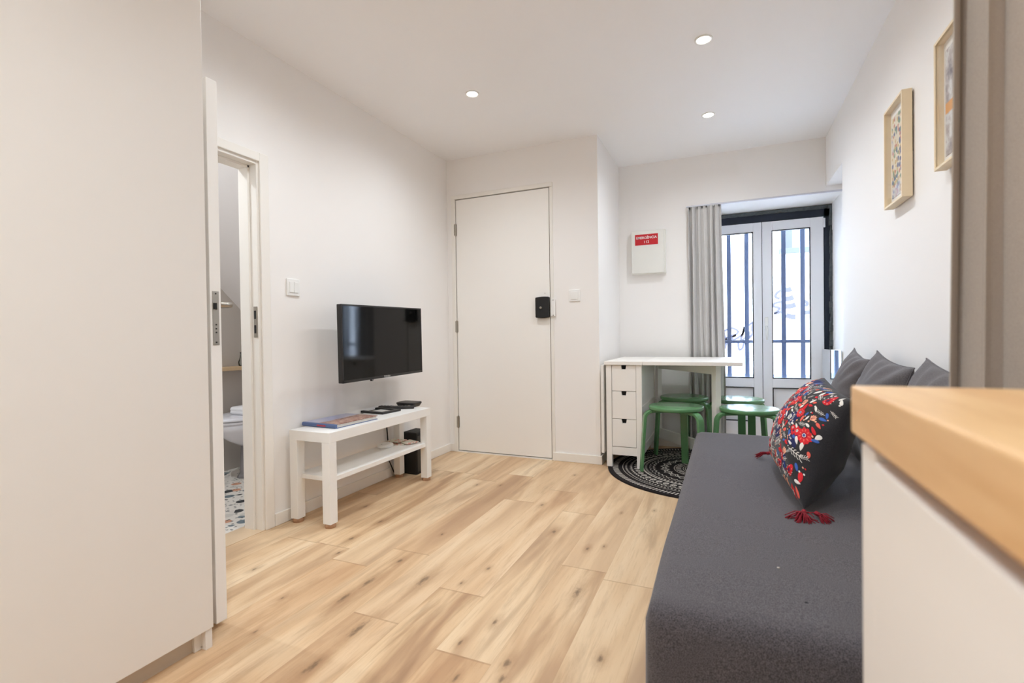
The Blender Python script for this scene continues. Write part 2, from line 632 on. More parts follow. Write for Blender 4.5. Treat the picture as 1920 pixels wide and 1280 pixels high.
baseb('baseboard_left', [((0, 1.765, 0), (.012, Y1, .062)), ((0, YB, 0), (.012, 1.03, .062))])
baseb('baseboard_back', [((.012, Y1-.012, 0), (.05, Y1, .062)), ((.884, Y1-.012, 0), (XP+.012, Y1, .062)), ((XP, Y1, 0), (XP+.012, Y2, .062)),
                         ((XP+.012, Y2-.012, 0), (ox0, Y2, .062))])
baseb('baseboard_right', [((XR-.012, .62, 0), (XR, YP, .062))])
# bathroom door casing and lining
b = MB()
b.box((0, 1.712, 0), (.012, 1.762, 1.832)).box((0, 1.03, 0), (.012, 1.09, 1.832)).box((0, 1.09, 1.79), (.012, 1.712, 1.832))
struct(b.build('trim_1', TRIM, bevel=.003))
b = MB()
b.box((-.11, 1.70, 0), (0, by1, bz)).box((-.11, by0, 0), (0, 1.09, bz)).box((-.11, 1.09, 1.775), (0, 1.70, bz))
b.box((-.11, 1.688, 0), (-.045, 1.70, 1.775)).box((-.11, 1.09, 1.763), (-.045, 1.70, 1.775))
struct(b.build('trim_2', TRIM, bevel=.002))
b = MB().box((-.11, 1.62, 0), (-.24, 1.735, 1.9))
struct(MB().box((-.135, 1.075, -.003), (.006, 1.72, .003)).build('trim_3', mat('pale_threshold', (214, 188, 156), .4), bevel=.001))
# strike plate of the bathroom door
struct(MB().box((-.030, 1.6965, .94), (-.008, 1.70, 1.09)).box((-.026, 1.6955, .96), (-.014, 1.6966, 1.0), 1).box((-.026, 1.6955, 1.03), (-.014, 1.6966, 1.07), 1)
       .build('trim_4', [STEEL, BLACKM]))

# bathroom beyond the opening
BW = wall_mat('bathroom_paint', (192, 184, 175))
BWL = wall_mat('bathroom_slope_paint', (240, 237, 236))
struct(MB().box((-1.4, .85, -.02), (-.11, 3.0, 0)).build('floor_2', TILES))
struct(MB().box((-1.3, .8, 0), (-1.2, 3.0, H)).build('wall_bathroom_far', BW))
struct(MB().box((-1.3, .75, 0), (-.11, .85, H)).build('wall_bathroom_near', BWL))
struct(MB().box((-1.3, 2.95, 0), (-.11, 3.05, H)).build('wall_bathroom_end', BWL))
sl = MB()
ysl = lambda z: 2.398+(1.279-z)/.95
sl.add([(-1.2, ysl(H), H), (-.11, ysl(H), H), (-.11, ysl(.76), .76), (-1.2, ysl(.76), .76),
        (-1.2, ysl(H)+.08, H), (-.11, ysl(H)+.08, H), (-.11, ysl(.76)+.08, .80), (-1.2, ysl(.76)+.08, .80)],
       [(0, 1, 2, 3), (4, 7, 6, 5), (0, 3, 7, 4), (1, 5, 6, 2), (0, 4, 5, 1), (3, 2, 6, 7)])
struct(sl.build('ceiling_bathroom_slope', BWL))

# ------------------------------------------------------------------ entrance door (door_1)
d = bpy.data.objects.new('door_1', None); COL.objects.link(d); d.location = (.48, Y1, 0); struct(d)
MB().box((.084, Y1-.004, .014), (.874, Y1+.036, 2.028)).build('door_leaf', DOORP, d, bevel=.0015)
b = MB()
b.box((.046, Y1-.014, 0), (.079, Y1+.002, 2.066)).box((.879, Y1-.008, 0), (.904, Y1+.002, 2.034)).box((.079, Y1-.014, 2.034), (.904, Y1+.002, 2.066))
b.build('door_frame', TRIM, d, bevel=.003)
MB().box((.079, Y1-.010, 0), (.879, Y1+.05, .008)).build('door_sill', TRIM, d)
for z in (1.79, 1.012, .242):
    h = MB()
    h.cyl((.0815, Y1-.009, z-.05), .006, .1, 12).box((.070, Y1-.0155, z-.045), (.080, Y1-.013, z+.045)).box((.083, Y1-.006, z-.045), (.092, Y1-.0035, z+.045))
    h.build('hinge', STEEL, d, smooth=False)
# rim lock box
lk = MB()
n = 10
top = [(.770+.105*i/n, 1.206+.014*math.sin(PI*.5+PI*.5*(i/n-.6))) for i in range(n+1)]
bot = [(.875-.105*i/n, 1.066-.006*math.sin(PI*i/n)) for i in range(n+1)]
lk.prism(top+bot, Y1-.042, Y1-.004, 'y')
lock = lk.build('rim_lock', BLACKM, d, bevel=.006, seg=3)
MB().lathe((.815, Y1-.042, 1.137), [(.009, 0), (.009, -.006), (.005, -.008)], 20, 'y').build('keyhole', STEEL, lock, smooth=True)
st = MB()
st.box((.882, Y1-.022, 1.072), (.918, Y1-.0062, 1.20))
kp = st.build('lock_keeper', PLASTIC, d, bevel=.005, seg=3)
s2 = MB()
for z in (1.192, 1.08): s2.cyl((.905, Y1-.0225, z), .003, -.002, 10, 'y')
s2.build('screw', BLACKM, kp)
MB().cyl((.836, Y1-.0045, 1.247), .003, -.002, 12, 'y').build('screw', STEEL, d)

# ------------------------------------------------------------------ bathroom door leaf, standing open
d = bpy.data.objects.new('door_2', None); COL.objects.link(d); d.location = (.3, 1.08, 0); struct(d)
lf = MB().box((.018, 1.062, .016), (.56, 1.099, 1.768)).build('door_leaf', DOORP, d, bevel=.0015)
p_ = MB().box((.558, 1.069, .914), (.5615, 1.091, 1.088)).build('lock_plate', STEEL, d, bevel=.0005)
MB().prism([(1.072, 1.03), (1.078, 1.03), (1.078, 1.05), (1.072, 1.05)], .5615, .568, 'x').build('latch', BLACKP, p_)
MB().box((.5612, 1.0785, 1.028), (.570, 1.083, 1.05)).build('latch_bolt', STEEL, p_)
s2 = MB()
for z in (1.08, .923, .98, .967, .955): s2.cyl((.5612, 1.080, z), .0025, .0015, 10, 'x')
s2.build('screw', BLACKM, p_)
for s_, y_ in ((-1, 1.062), (1, 1.099)):
    hb = MB().box((.49, y_, .945), (.535, y_+s_*.009, 1.095)).build('handle_plate', PLASTIC, d, bevel=.004, seg=3)
    MB().tube([(.512, y_+s_*.008, 1.05), (.512, y_+s_*.070, 1.05), (.49, y_+s_*.080, 1.05), (.40, y_+s_*.080, 1.05)], .009, 10).build('lever', STEEL, hb, smooth=True)
for z in (.25, 1.55):
    MB().cyl((.010, 1.094, z), .006, .09, 12).build('hinge', STEEL, d)

# ------------------------------------------------------------------ french window (window_1)
yw = Y3
wn = bpy.data.objects.new('window_1', None); COL.objects.link(wn); wn.location = (2.36, yw, 0); struct(wn)
fr = MB()
fr.box((1.93, yw+.005, 1.862), (XN, yw+.1, 1.93)).box((2.806, yw+.005, 0), (XN, yw+.1, 1.93)).box((1.88, yw+.005, 0), (1.935, yw+.1, 1.93))
fr.build('window_frame', DARKF, wn, bevel=.004)
# ragged dark mastic round the frame
rg = random.Random(3)
ms_ = MB()
zz_ = .02
while zz_ < 1.93:
    ms_.box((XN-.012-rg.random()*.012, yw-.012-rg.random()*.022, zz_), (XN, yw+.006, zz_+.05)); zz_ += .03+rg.random()*.02
xx_ = 1.95
while xx_ < XN-.03:
    ms_.box((xx_, yw-.008-rg.random()*.014, 1.925-rg.random()*.004), (xx_+.06, yw+.006, 1.95)); xx_ += .04
ms_.build('mastic', mat('dark_mastic', (86, 92, 94), .9, var=.5, vscale=60), wn, bevel=.003)
MB().box((1.93, yw+.01, 1.93), (XN, yw+.1, 1.955)).build('head_packing', DARKF, wn)


def sash(x0, x1, gx0, gx1, hinge):
    f_ = MB()
    z0, z1 = .018, 1.858
    g0, g1 = .545, 1.782
    p0, p1 = .175, .468
    ya, yb = yw-.012, yw+.05
    f_.box((x0, ya, z0), (gx0, yb, z1)).box((gx1, ya, z0), (x1, yb, z1))
    for a, c in ((z0, p0), (p1, g0), (g1, z1)):
        f_.box((gx0, ya, a), (gx1, yb, c))
    s_ = f_.build('sash', ALUW, wn, bevel=.0025)
    MB().box((gx0, yw+.006, p0), (gx1, yw+.03, p1)).build('lower_panel', ALUW, s_)
    g_ = MB()
    for (a, c) in ((p0, p1), (g0, g1)):
        t = .007
        g_.box((gx0, ya-.001, a), (gx0+t, yw+.01, c)).box((gx1-t, ya-.001, a), (gx1, yw+.01, c))
        g_.box((gx0+t, ya-.001, a), (gx1-t, yw+.01, a+t)).box((gx0+t, ya-.001, c-t), (gx1-t, yw+.01, c))
    g_.build('gasket', GASKET, s_)
    MB().box((gx0, yw+.015, g0), (gx1, yw+.021, g1)).build('pane', GLASS, s_)
    return s_


sL = sash(1.937, 2.357, 2.02, 2.292, 0)
sR = sash(2.361, 2.803, 2.432, 2.711, 1)
MB().box((2.3572, yw-.010, .02), (2.3608, yw+.03, 1.858)).build('seal', GASKET, wn)
hd = MB().box((2.376, yw-.022, .90), (2.402, yw-.012, 1.06)).build('handle_plate', PLASTIC, sR, bevel=.004, seg=3)
for z in (1.80, .12):
    MB().box((2.798, yw-.024, z-.03), (2.815, yw-.010, z+.045)).build('hinge', ALUW, wn, bevel=.003)
hl = MB().tube([(2.389, yw-.02, .98), (2.389, yw-.052, .98), (2.389, yw-.055, .96), (2.389, yw-.055, .87)], [.009, .009, .010, .009], 12)
hl.build('handle', PLASTIC, wn, smooth=True)

# security bars outside
bars = thing('security_grille', 'blue-grey vertical iron bars with cross rails outside the glass doors', 'grille', (2.4, 4.87, 0))
BAR = mat('blue_grey_glare_iron', (56, 66, 88), .5, var=.12, vscale=15)  # dark iron with the window glare's blue-grey put into its colour
x_ = 1.960
for i in range(7):
    MB().box((x_-.018, 4.86, .02), (x_+.018, 4.882, 1.93)).build('bar', BAR, bars, bevel=.002)
    x_ += .1445
for z in (.852, .12, 1.905):
    MB().box((1.80, 4.855, z-.014), (2.98, 4.888, z+.014)).build('cross_rail', BAR, bars, bevel=.002)

# ------------------------------------------------------------------ street and house opposite
STREET = mat('pale_paving', (206, 208, 214), .9, var=.08, vscale=3)
struct(MB().box((-6, 4.79, -.12), (10, 7.6, -.02)).build('floor_street', STREET))
fac = MB()
FAC = mat('whitewashed_render', (238, 240, 246), .9, var=.03, vscale=2, bump=.4, bscale=25)
fx0, fx1, fz0, fz1 = 2.80, 4.1, 2.06, 3.5
fac.box((-6, 7.6, -.1), (fx0, 8.0, 6)).box((fx1, 7.6, -.1), (10, 8.0, 6)).box((fx0, 7.6, -.1), (fx1, 8.0, fz0)).box((fx0, 7.6, fz1), (fx1, 8.0, 6)).box((fx0, 7.85, fz0), (fx1, 8.0, fz1))
hs = thing('house_opposite', 'white rendered house across the street seen through the glass doors', 'house', (2.5, 7.6, -.02))
fac.build('facade', FAC, hs)
HB = mat('pale_blue_shutter', (54, 58, 74), .7, var=.08)
MB().box((fx0-.05, 7.55, fz0-.07), (fx1+.05, 7.62, fz0)).build('window_sill', HB, hs, bevel=.004)
MB().box((fx0, 7.7, fz0), (fx0+.12, 7.84, fz1)).build('shutter', HB, hs)
MB().box((fx1-.12, 7.7, fz0), (fx1, 7.84, fz1)).build('shutter', HB, hs)
MB().box((fx0+.12, 7.78, fz0), (fx1-.12, 7.84, fz1)).build('window_panel', mat('pale_pane', (96, 106, 122), .3), hs)
MB().box((-6, 7.52, -.05), (10, 7.6, .36)).build('skirting', mat('grey_blue_skirting', (84, 90, 104), .9, var=.15, vscale=4), hs)
# graffiti strokes painted on the render
GR = mat('blue_grey_spray_paint', (55, 54, 66), .8, var=.3, vscale=30)


def stroke(name, pts, wd, parent, y=7.592):
    """ribbon through px points (smoothed) lying on the facade"""
    P = []
    for (u, v) in pts:
        dd = R2*((u-960)/f_px) - U2*((v-640)/f_px) + F
        t = 7.598/dd.y
        P.append(Vector((cx+dd.x*t, 0, cz+dd.z*t)))
    Q = []
    for i in range(len(P)-1):
        a, b_, c_, d_ = P[max(i-1, 0)], P[i], P[i+1], P[min(i+2, len(P)-1)]
        for j in range(6):
            t = j/6
            Q.append(.5*((2*b_)+(c_-a)*t+(2*a-5*b_+4*c_-d_)*t*t+(3*b_-a-3*c_+d_)*t**3))
    Q.append(P[-1])
    m_ = MB()
    wd *= 1.35
    vs = []
    for i, p in enumerate(Q):
        t = (Q[min(i+1, len(Q)-1)]-Q[max(i-1, 0)])
        t = t.normalized() if t.length > 1e-6 else Vector((1, 0, 0))
        nn = Vector((-t.z, 0, t.x))*wd*.5
        for s1 in (1, -1):
            for yy in (7.5985, 7.5995):
                vs.append((p.x+s1*nn.x, yy-.002, p.z+s1*nn.z))
    fs = []
    for i in range(len(Q)-1):
        o = i*4; q_ = o+4
        fs += [(o, o+2, q_+2, q_)]
    m_.add(vs, fs)
    return m_.build(name, GR, parent)


gr = hs
stroke('graffiti', [(1352, 668), (1358, 655), (1362, 640), (1358, 622), (1372, 615), (1384, 622), (1372, 634), (1378, 636), (1392, 626), (1396, 612), (1392, 628), (1388, 640), (1398, 632), (1404, 622), (1404, 634), (1412, 624)], .022, gr)
stroke('graffiti', [(1356, 645), (1366, 632), (1380, 628)], .03, gr)
stroke('graffiti', [(1404, 610), (1412, 604), (1410, 618), (1418, 628)], .02, gr)
stroke('graffiti', [(1384, 640), (1386, 655), (1392, 652), (1396, 640)], .022, gr)
for (a, c) in (((1470, 543), (1484, 541)), ((1466, 560), (1488, 557)), ((1470, 574), (1492, 571)), ((1474, 590), (1492, 594))):
    stroke('graffiti', [a, ((a[0]+c[0])/2, (a[1]+c[1])/2+1.5), c], .05, gr)
stroke('graffiti', [(1470, 542), (1458, 548), (1454, 556), (1462, 560)], .025, gr)
stroke('graffiti', [(1466, 566), (1454, 568), (1450, 574), (1462, 578), (1452, 588), (1466, 584)], .025, gr)
stroke('graffiti', [(1504, 562), (1514, 568), (1510, 574)], .03, gr)
stroke('graffiti', [(1508, 586), (1524, 584)], .04, gr)

# ------------------------------------------------------------------ lamps
DL = []
LENS = mat('lamp_lens', (255, 250, 240), .3, emit=(1, .95, .88), es=26)


def downlight(x, y, label, z=H, power=LAMP_W):
    t = thing('ceiling_downlight', label, 'ceiling light', (x, y, z), 0, 'recessed ceiling downlights')
    MB().lathe((x, y, z), [(.042, .0), (.042, -.003), (.038, -.006), (.031, -.004), (.030, 0)], 32).build('trim_ring', PLASTIC, t, smooth=True)
    MB().lathe((x, y, z), [(.0295, -.001), (.0295, -.0035), (.02, -.005)], 24).build('lens', LENS, t, smooth=True)
    l = bpy.data.lights.new('downlight_beam', 'SPOT')
    l.energy = power; l.color = LAMP_COL; l.spot_size = R(165); l.spot_blend = 1; l.shadow_soft_size = .03
    lo = bpy.data.objects.new('downlight_beam', l); COL.objects.link(lo)
    lo.parent = t; lo.location = (0, 0, -.02)
    return t


downlight(.717, 2.585, 'lit round downlight in front of the entrance door, leftmost of the three in view')
downlight(1.984, 2.585, 'lit round downlight, nearest and brightest one on the right half of the ceiling')
downlight(1.980, 3.482, 'lit round downlight in the ceiling nearest the glass doors')
downlight(.70, 1.595, 'lit round downlight above the open bathroom door, at the top edge of view')
downlight(1.984, 1.595, 'lit round downlight above the near end of the grey daybed')
downlight(1.68, .15, 'added unseen downlight between the wardrobe and the oak worktop', power=42)  # unseen lamp, added to brighten the wardrobe and cabinet fronts
downlight(1.35, -.55, 'added unseen downlight over the kitchen floor behind the worktop end', power=52)  # unseen fill lamp added behind the camera for the near end
bl = downlight(-.65, 1.12, 'added unseen downlight in the bathroom ceiling', power=42)  # unseen lamp put in to lift the dim bathroom

# ------------------------------------------------------------------ wardrobe
wr = thing('wardrobe', 'tall plain off-white wardrobe filling the left edge beside the open door', 'wardrobe', (.32, .35, 0))
MB().box((.02, -.30, .062), (.612, .996, 2.30)).box((.585, .955, 0), (.612, .996, .062)).build('carcass', WARD, wr, bevel=.001)
for a, c in ((.352, .999), (-.30, .348)):
    dr = MB().box((.615, a, .060), (.6355, c, 2.30)).build('door', WARD, wr, bevel=.0012)
MB().box((.606, .976, .0), (.632, .997, .0585)).build('foot', WARD, wr, bevel=.001)
MB().box((.56, -.29, 0), (.602, .974, .059)).build('plinth', GREYPLINTH, wr)
MB().cyl((.62, .97, .012), .002, .003, 8, 'x').build('screw', STEEL, wr)

# ------------------------------------------------------------------ wall bench with its load
bx0, bx1, by_0, by_1 = .035, .298, 1.836, 2.736
bn = thing('tv_bench', 'narrow white bench with a lower shelf against the left wall', 'bench', (.166, 2.286, 0))
MB().box((bx0, by_0, .42), (bx1, by_1, .47)).build('top', WHITE, bn, bevel=.0015)
for x in (bx0, bx1-.05):
    for y in (by_0, by_1-.05):
        lg = MB().box((x+.0005, y+.0005, .020), (x+.0495, y+.0495, .42)).build('leg', WHITE, bn, bevel=.0015)
        MB().lathe((x+.025, y+.025, 0), [(.026, 0), (.027, .01), (.024, .02)], 20).build('coaster', CORK, lg)
MB().box((bx0+.012, by_0+.03, .222), (bx1-.012, by_1-.03, .245)).build('shelf', WHITE, bn, bevel=.0012)


def bx_at(cx_, cy_, w_, d_, z0, z1, rot):
    m_ = MB(Matrix.Translation((cx_, cy_, 0)) @ Matrix.Rotation(rot, 4, 'Z'))
    m_.box((-w_/2, -d_/2, z0), (w_/2, d_/2, z1))
    return m_


# big book
def cover_mat():
    m = bpy.data.materials.new('book_cover_print'); m.use_nodes = True
    k = N(m); p = k.pos()
    s = k.n('ShaderNodeSeparateXYZ'); k.l(p, s.inputs[0])
    e = k.math('ADD', k.math('SUBTRACT', s.outputs[0], .125), k.math('MULTIPLY', k.math('SUBTRACT', k.noise(p, 18, 4), .5), .05))
    town = k.sm(e, -.006, .006)
    roofs = k.ramp(k.noise(p, 60, 4, .7), [(.35, lin((104, 66, 58))), (.5, lin((160, 110, 92))), (.62, lin((206, 178, 158))), (.7, lin((120, 92, 88)))])
    sky = k.ramp(k.noise(p, 8, 3), [(.3, lin((150, 156, 190))), (.7, lin((196, 192, 206)))])
    k.l(k.mix(town, sky, roofs), k.b.inputs['Base Color'])
    k.b.inputs['Roughness'].default_value = .3
    return m


BLUEC = mat('book_blue_cloth', (84, 104, 146), .4, var=.05)
PAGES = mat('book_pages', (232, 228, 218), .8, var=.08, vscale=200)
bk = thing('book', 'large hardback book with a blue spine and town picture lying on bench', 'book', (.14, 2.09, .47))
Mk = Matrix.Translation((.135, 2.10, 0)) @ Matrix.Rotation(R(-2), 4, 'Z')
m_ = MB(Mk); m_.box((-.112, -.158, .473), (.112, .150, .4885)); m_.build('pages', PAGES, bk)
m_ = MB(Mk); m_.box((-.118, -.152, .4885), (.118, .155, .4915)); m_.build('front_cover', cover_mat(), bk, bevel=.0006)
m_ = MB(Mk); m_.box((-.118, -.152, .470), (.118, .155, .473)); m_.build('back_cover', BLUEC, bk, bevel=.0006)
m_ = MB(Mk); m_.prism([(-.163, .4745), (-.163, .487), (-.158, .4915), (-.150, .4915), (-.150, .470), (-.158, .470)], -.118, .118, 'x')
sp = m_.build('spine', BLUEC, bk, bevel=.001)
m_ = MB(Mk); m_.box((-.01, -.1645, .477), (.05, -.163, .485)); m_.build('spine_title', mat('red_title', (176, 62, 74), .5), sp)

# shallow black tray / picture frame
fm = thing('photo_frame', 'flat black-edged frame with a white sheet lying beside the blue book', 'frame', (.075, 2.49, .47))
Mf = Matrix.Translation((.075, 2.485, 0)) @ Matrix.Rotation(R(-6), 4, 'Z')
m_ = MB(Mf)
for a, c in (((-.115, -.08, .470), (.115, -.055, .482)), ((-.115, .055, .470), (.115, .08, .482)), ((-.115, -.055, .470), (-.085, .055, .482)), ((.085, -.055, .470), (.115, .055, .482)), ((-.085, -.055, .470), (.085, .055, .472))):
    m_.box(a, c)
m_.build('border', BLACKP, fm, bevel=.002)
m_ = MB(Mf); m_.box((-.03, -.052, .472), (.075, .052, .4755)); m_.build('white_sheet', PLASTIC, fm)


def remote(x, y, rz, ln, label, lift=0):
    t = thing('remote_control', label, 'remote control', (x, y, .47+lift))
    M_ = Matrix.Translation((x, y, lift)) @ Matrix.Rotation(rz, 4, 'Z')
    q = MB(M_); q.prism([(-.022, .470), (.022, .470), (.021, .484), (.012, .488), (-.012, .488), (-.021, .484)], -ln/2, ln/2, 'y')
    q.build('body', BLACKP, t, bevel=.003)
    for i in range(4):
        for j in (-1, 0, 1):
            if i == 3 and j == 0: continue
            q = MB(M_); q.cyl((j*.011, -ln*.3+i*.022, .4878), .0036, .0014, 10)
            q.build('button', mat_btn, t)
    q = MB(M_); q.cyl((0, ln*.30, .4878), .012, .0015, 18); q.build('navigation_pad', STEEL, t)


mat_btn = mat('grey_buttons', (120, 120, 124), .5)
remote(.055, 2.612, R(-78), .17, 'black remote control lying just behind the black-edged frame')
remote(.150, 2.632, R(-58), .15, 'black remote control with silver pad, lying nearest the set-top box')
sb = thing('set_top_box', 'rounded flat black box at the far end of the white bench', 'set-top box', (.125, 2.74, .47))
def roundbox(cx_, cy_, w_, d_, r_, zs, M_=None):
    q = MB(M_)
    vs, fs = [], []
    n = 6
    rings = []
    for (z, ins) in zs:
        ring = []
        for qx, qy, a0 in ((1, 1, 0), (-1, 1, 90), (-1, -1, 180), (1, -1, 270)):
            for i in range(n+1):
                a = R(a0+90*i/n)
                ring.append((cx_+qx*(w_/2-r_)+(r_-ins)*math.cos(a), cy_+qy*(d_/2-r_)+(r_-ins)*math.sin(a), z))
        rings.append(ring)
    m = len(rings[0])
    for rr in rings: vs += rr
    for j in range(len(rings)-1):
        for i in range(m): fs.append((j*m+i, j*m+(i+1) % m, (j+1)*m+(i+1) % m, (j+1)*m+i))
    fs.append(tuple(reversed(range(m)))); fs.append(tuple((len(rings)-1)*m+i for i in range(m)))
    q.add(vs, fs)
    return q


roundbox(.125, 2.742, .15, .12, .03, [(.470, .016), (.478, .010), (.494, .0), (.498, .001), (.501, .006)]).build('housing', BLACKP, sb, bevel=.0015)
MB().box((.10, 2.6815, .488), (.13, 2.6825, .490)).build('display', SCREEN, sb)
# on the shelf
wd = thing('charger_puck', 'small white rounded gadget on the lower shelf of the bench', 'gadget', (.11, 2.50, .245))
roundbox(.11, 2.505, .085, .11, .04, [(.245, .008), (.251, .0), (.261, .001), (.268, .008), (.271, .018)]).build('shell', PLASTIC, wd, smooth=True)
MB().cyl((.11, 2.47, .2705), .004, .001, 12).build('button', mat_btn, wd)
def leaf_mat(i):
    m = bpy.data.materials.new('printed_leaflet'); m.use_nodes = True
    k = N(m); p = k.vmath('ADD', k.pos(), (i*3.1, 0, 0))
    c = k.ramp(k.noise(p, 26, 3, .6), [(.36, lin((206, 206, 186))), (.46, lin((232, 228, 216))), (.54, lin((214, 120, 96))), (.60, lin((228, 222, 206))), (.68, lin((120, 130, 110)))], 'CONSTANT')
    k.l(c, k.b.inputs['Base Color'])
    k.b.inputs['Roughness'].default_value = .4
    return m


for i, (x, y, rz, lb) in enumerate(((.125, 2.62, 14, 'folded printed leaflet on the lower shelf, nearest the white gadget'),
                                    (.18, 2.655, -20, 'folded printed leaflet at the front of the lower shelf near the far leg'),
                                    (.09, 2.645, -4, 'folded printed leaflet at the back of the lower shelf'))):
    q = MB(Matrix.Translation((x, y, .2455+(i % 2)*.0052+(i == 2)*.0101)) @ Matrix.Rotation(R(rz), 4, 'Z'))
    q.box((-.05, -.045, 0), (.05, .045, .002)).add([(-.05, -.045, .002), (.05, -.045, .002), (.05, .045, .0045), (-.05, .045, .0045), (-.05, .045, .002), (.05, .045, .002)], [(0, 1, 2, 3), (3, 2, 5, 4), (0, 3, 4), (1, 5, 2)])
    tag(q.build('leaflet', leaf_mat(i), loc=(x, y, .246)), lb, 'leaflet', 'leaflets on the bench shelf')
# black box on the floor behind the bench leg
bb = thing('subwoofer', 'tall narrow black box on the floor behind the far bench leg', 'speaker', (.09, 2.855, 0))
m_ = MB(Matrix.Translation((.093, 2.86, 0)) @ Matrix.Rotation(R(0), 4, 'Z'))
m_.prism([(-.078, 0), (.085, 0), (.085, .285), (.0, .285), (-.078, .285)], -.06, .06, 'x')
m_.build('cabinet', BLACKM, bb, bevel=.01, seg=3)
m_ = MB(); m_.box((.153, 2.79, .02), (.1545, 2.935, .26)); m_.build('front_grille', BLACKP, bb)
cb = MB().tube([(.020, 2.63, .47), (.016, 2.635, .44), (.014, 2.64, .40), (.018, 2.65, .25), (.015, 2.66, .12), (.03, 2.70, .02), (.03, 2.76, .012)], .004, 8)
tag(cb.build('cable', BLACKM, smooth=True, loc=(.02, 2.65, 0)), 'black cable hanging down the wall behind the white bench', 'cable')

# ------------------------------------------------------------------ television
tvx, tvy, tvz = .222, 2.385, .906
TM = Matrix.Translation((tvx, tvy, tvz)) @ Matrix.Rotation(R(-.57), 4, 'Z') @ Matrix.Rotation(R(.7), 4, 'X')
tv = thing('television', 'flat black television on an arm above the white bench', 'television', (tvx-.2, tvy, tvz-.2))
hw, hh = .366, .210
m_ = MB(TM); m_.box((-.030, -hw, -hh), (-.001, hw, hh)); m_.build('housing', BLACKP, tv, bevel=.004, seg=3)
m_ = MB(TM); m_.prism([(-hw+.0, -hh), (hw, -hh), (hw, hh), (-hw, hh)], -.004, .0, 'x')
m_ = MB(TM)
bz_ = .009
m_.box((-.002, -hw, -hh), (.002, hw, -hh+.014)).box((-.002, -hw, hh-bz_), (.002, hw, hh)).box((-.002, -hw, -hh), (.002, -hw+bz_, hh)).box((-.002, hw-bz_, -hh), (.002, hw, hh))
m_.build('bezel', BLACKP, tv, bevel=.001)
m_ = MB(TM); m_.box((-.002, -hw+bz_, -hh+.014), (.001, hw-bz_, hh-bz_)); m_.build('screen', SCREEN, tv)
m_ = MB(TM); m_.box((-.062, -.30, -.17), (-.030, .30, .10)); m_.build('back_cover', BLACKM, tv, bevel=.015, seg=3)
m_ = MB(TM); m_.prism([(-.135, -hh-.010), (-.125, -hh-.010), (-.118, -hh+.002), (-.142, -hh+.002)], -.012, .003, 'x')
ir = m_.build('sensor', BLACKP, tv, bevel=.001)
m_ = MB(TM); m_.cyl((.0028, -.13, -hh-.004), .003, .001, 10, 'x'); m_.build('indicator', PLASTIC, ir)
MT = TM @ Matrix.Translation((.0022, -.0, -hh+.007)) @ Matrix(((0, 0, 1, 0), (1, 0, 0, 0), (0, 1, 0, 0), (0, 0, 0, 1)))
text_mesh('maker_lettering', 'TOSHIBA', .0135, MT, mat('silver_print', (196, 194, 190), .4), tv, .0003, 1.1)
mt = thing('television_bracket', 'black wall bracket holding the television', 'bracket', (.0, tvy, tvz))
MB().box((0, tvy-.06, tvz-.10), (.018, tvy+.06, tvz+.10)).build('wall_plate', BLACKM, mt, bevel=.002)
MB().box((.018, tvy-.02, tvz-.03), (.15, tvy+.02, tvz+.02)).build('arm', BLACKM, mt, bevel=.004)
MB().box((.145, tvy-.05, tvz-.10), (.158, tvy+.05, tvz+.06)).build('mount_plate', BLACKM, mt, bevel=.002)

# ------------------------------------------------------------------ switches, fuse box
sw = thing('light_switch', 'white double light switch on the left wall beside the bathroom opening', 'light switch', (0, 1.905, 1.199))
MB().box((0, 1.864, 1.155), (.009, 1.947, 1.243)).build('frame', PLASTIC, sw, bevel=.003, seg=3)
for a in (1.879, 1.907):
    MB().box((.009, a, 1.171), (.0125, a+.0265, 1.227)).build('rocker', PLASTIC, sw, bevel=.0015)
sw = thing('light_switch', 'white single light switch to the right of the entrance door', 'light switch', (1.064, Y1, 1.219))
MB().box((1.022, Y1-.009, 1.177), (1.106, Y1, 1.261)).build('frame', PLASTIC, sw, bevel=.003, seg=3)
MB().box((1.037, Y1-.0125, 1.191), (1.091, Y1-.009, 1.247)).build('rocker', PLASTIC, sw, bevel=.0015)

fb = thing('fuse_box', 'cream wall cabinet with a red emergency sign beside the far curtain', 'fuse box', (1.485, Y2, 1.43))
MB().box((1.352, Y2-.045, 1.43), (1.628, Y2, 1.79)).build('housing', mat('cream_box', (232, 230, 222), .45), fb, bevel=.004, seg=3)
MB().box((1.356, Y2-.062, 1.434), (1.618, Y2-.045, 1.786)).build('lid', mat('cream_lid', (232, 231, 224), .45), fb, bevel=.005, seg=3)
MB().box((1.387, Y2-.064, 1.668), (1.571, Y2-.062, 1.756)).build('sign', RED, fb)
sg = [o for o in fb.children if o.name.startswith('sign')][0]
Mt = lambda x, y, z: Matrix.Translation((x, y, z)) @ Matrix.Rotation(R(90), 4, 'X')
text_mesh('lettering', 'EMERGÊNCIA', .0280, Mt(1.479, Y2-.0645, 1.727), PLASTIC, sg, .0005, .98)
text_mesh('lettering', '112', .0280, Mt(1.479, Y2-.0645, 1.692), PLASTIC, sg, .0005, 1.05)

# ------------------------------------------------------------------ rug
RC = (1.95, 3.552)
rug = MB().lathe((RC[0], RC[1], 0), [(.654, 0), (.654, .006), (.650, .009), (.40, .009), (.02, .009)], 96)
rg_ = rug.build('rug', rug_mat(RC), loc=(RC[0], RC[1], 0))
tag(rg_, 'round black and white rug with a mandala pattern under the table', 'rug')

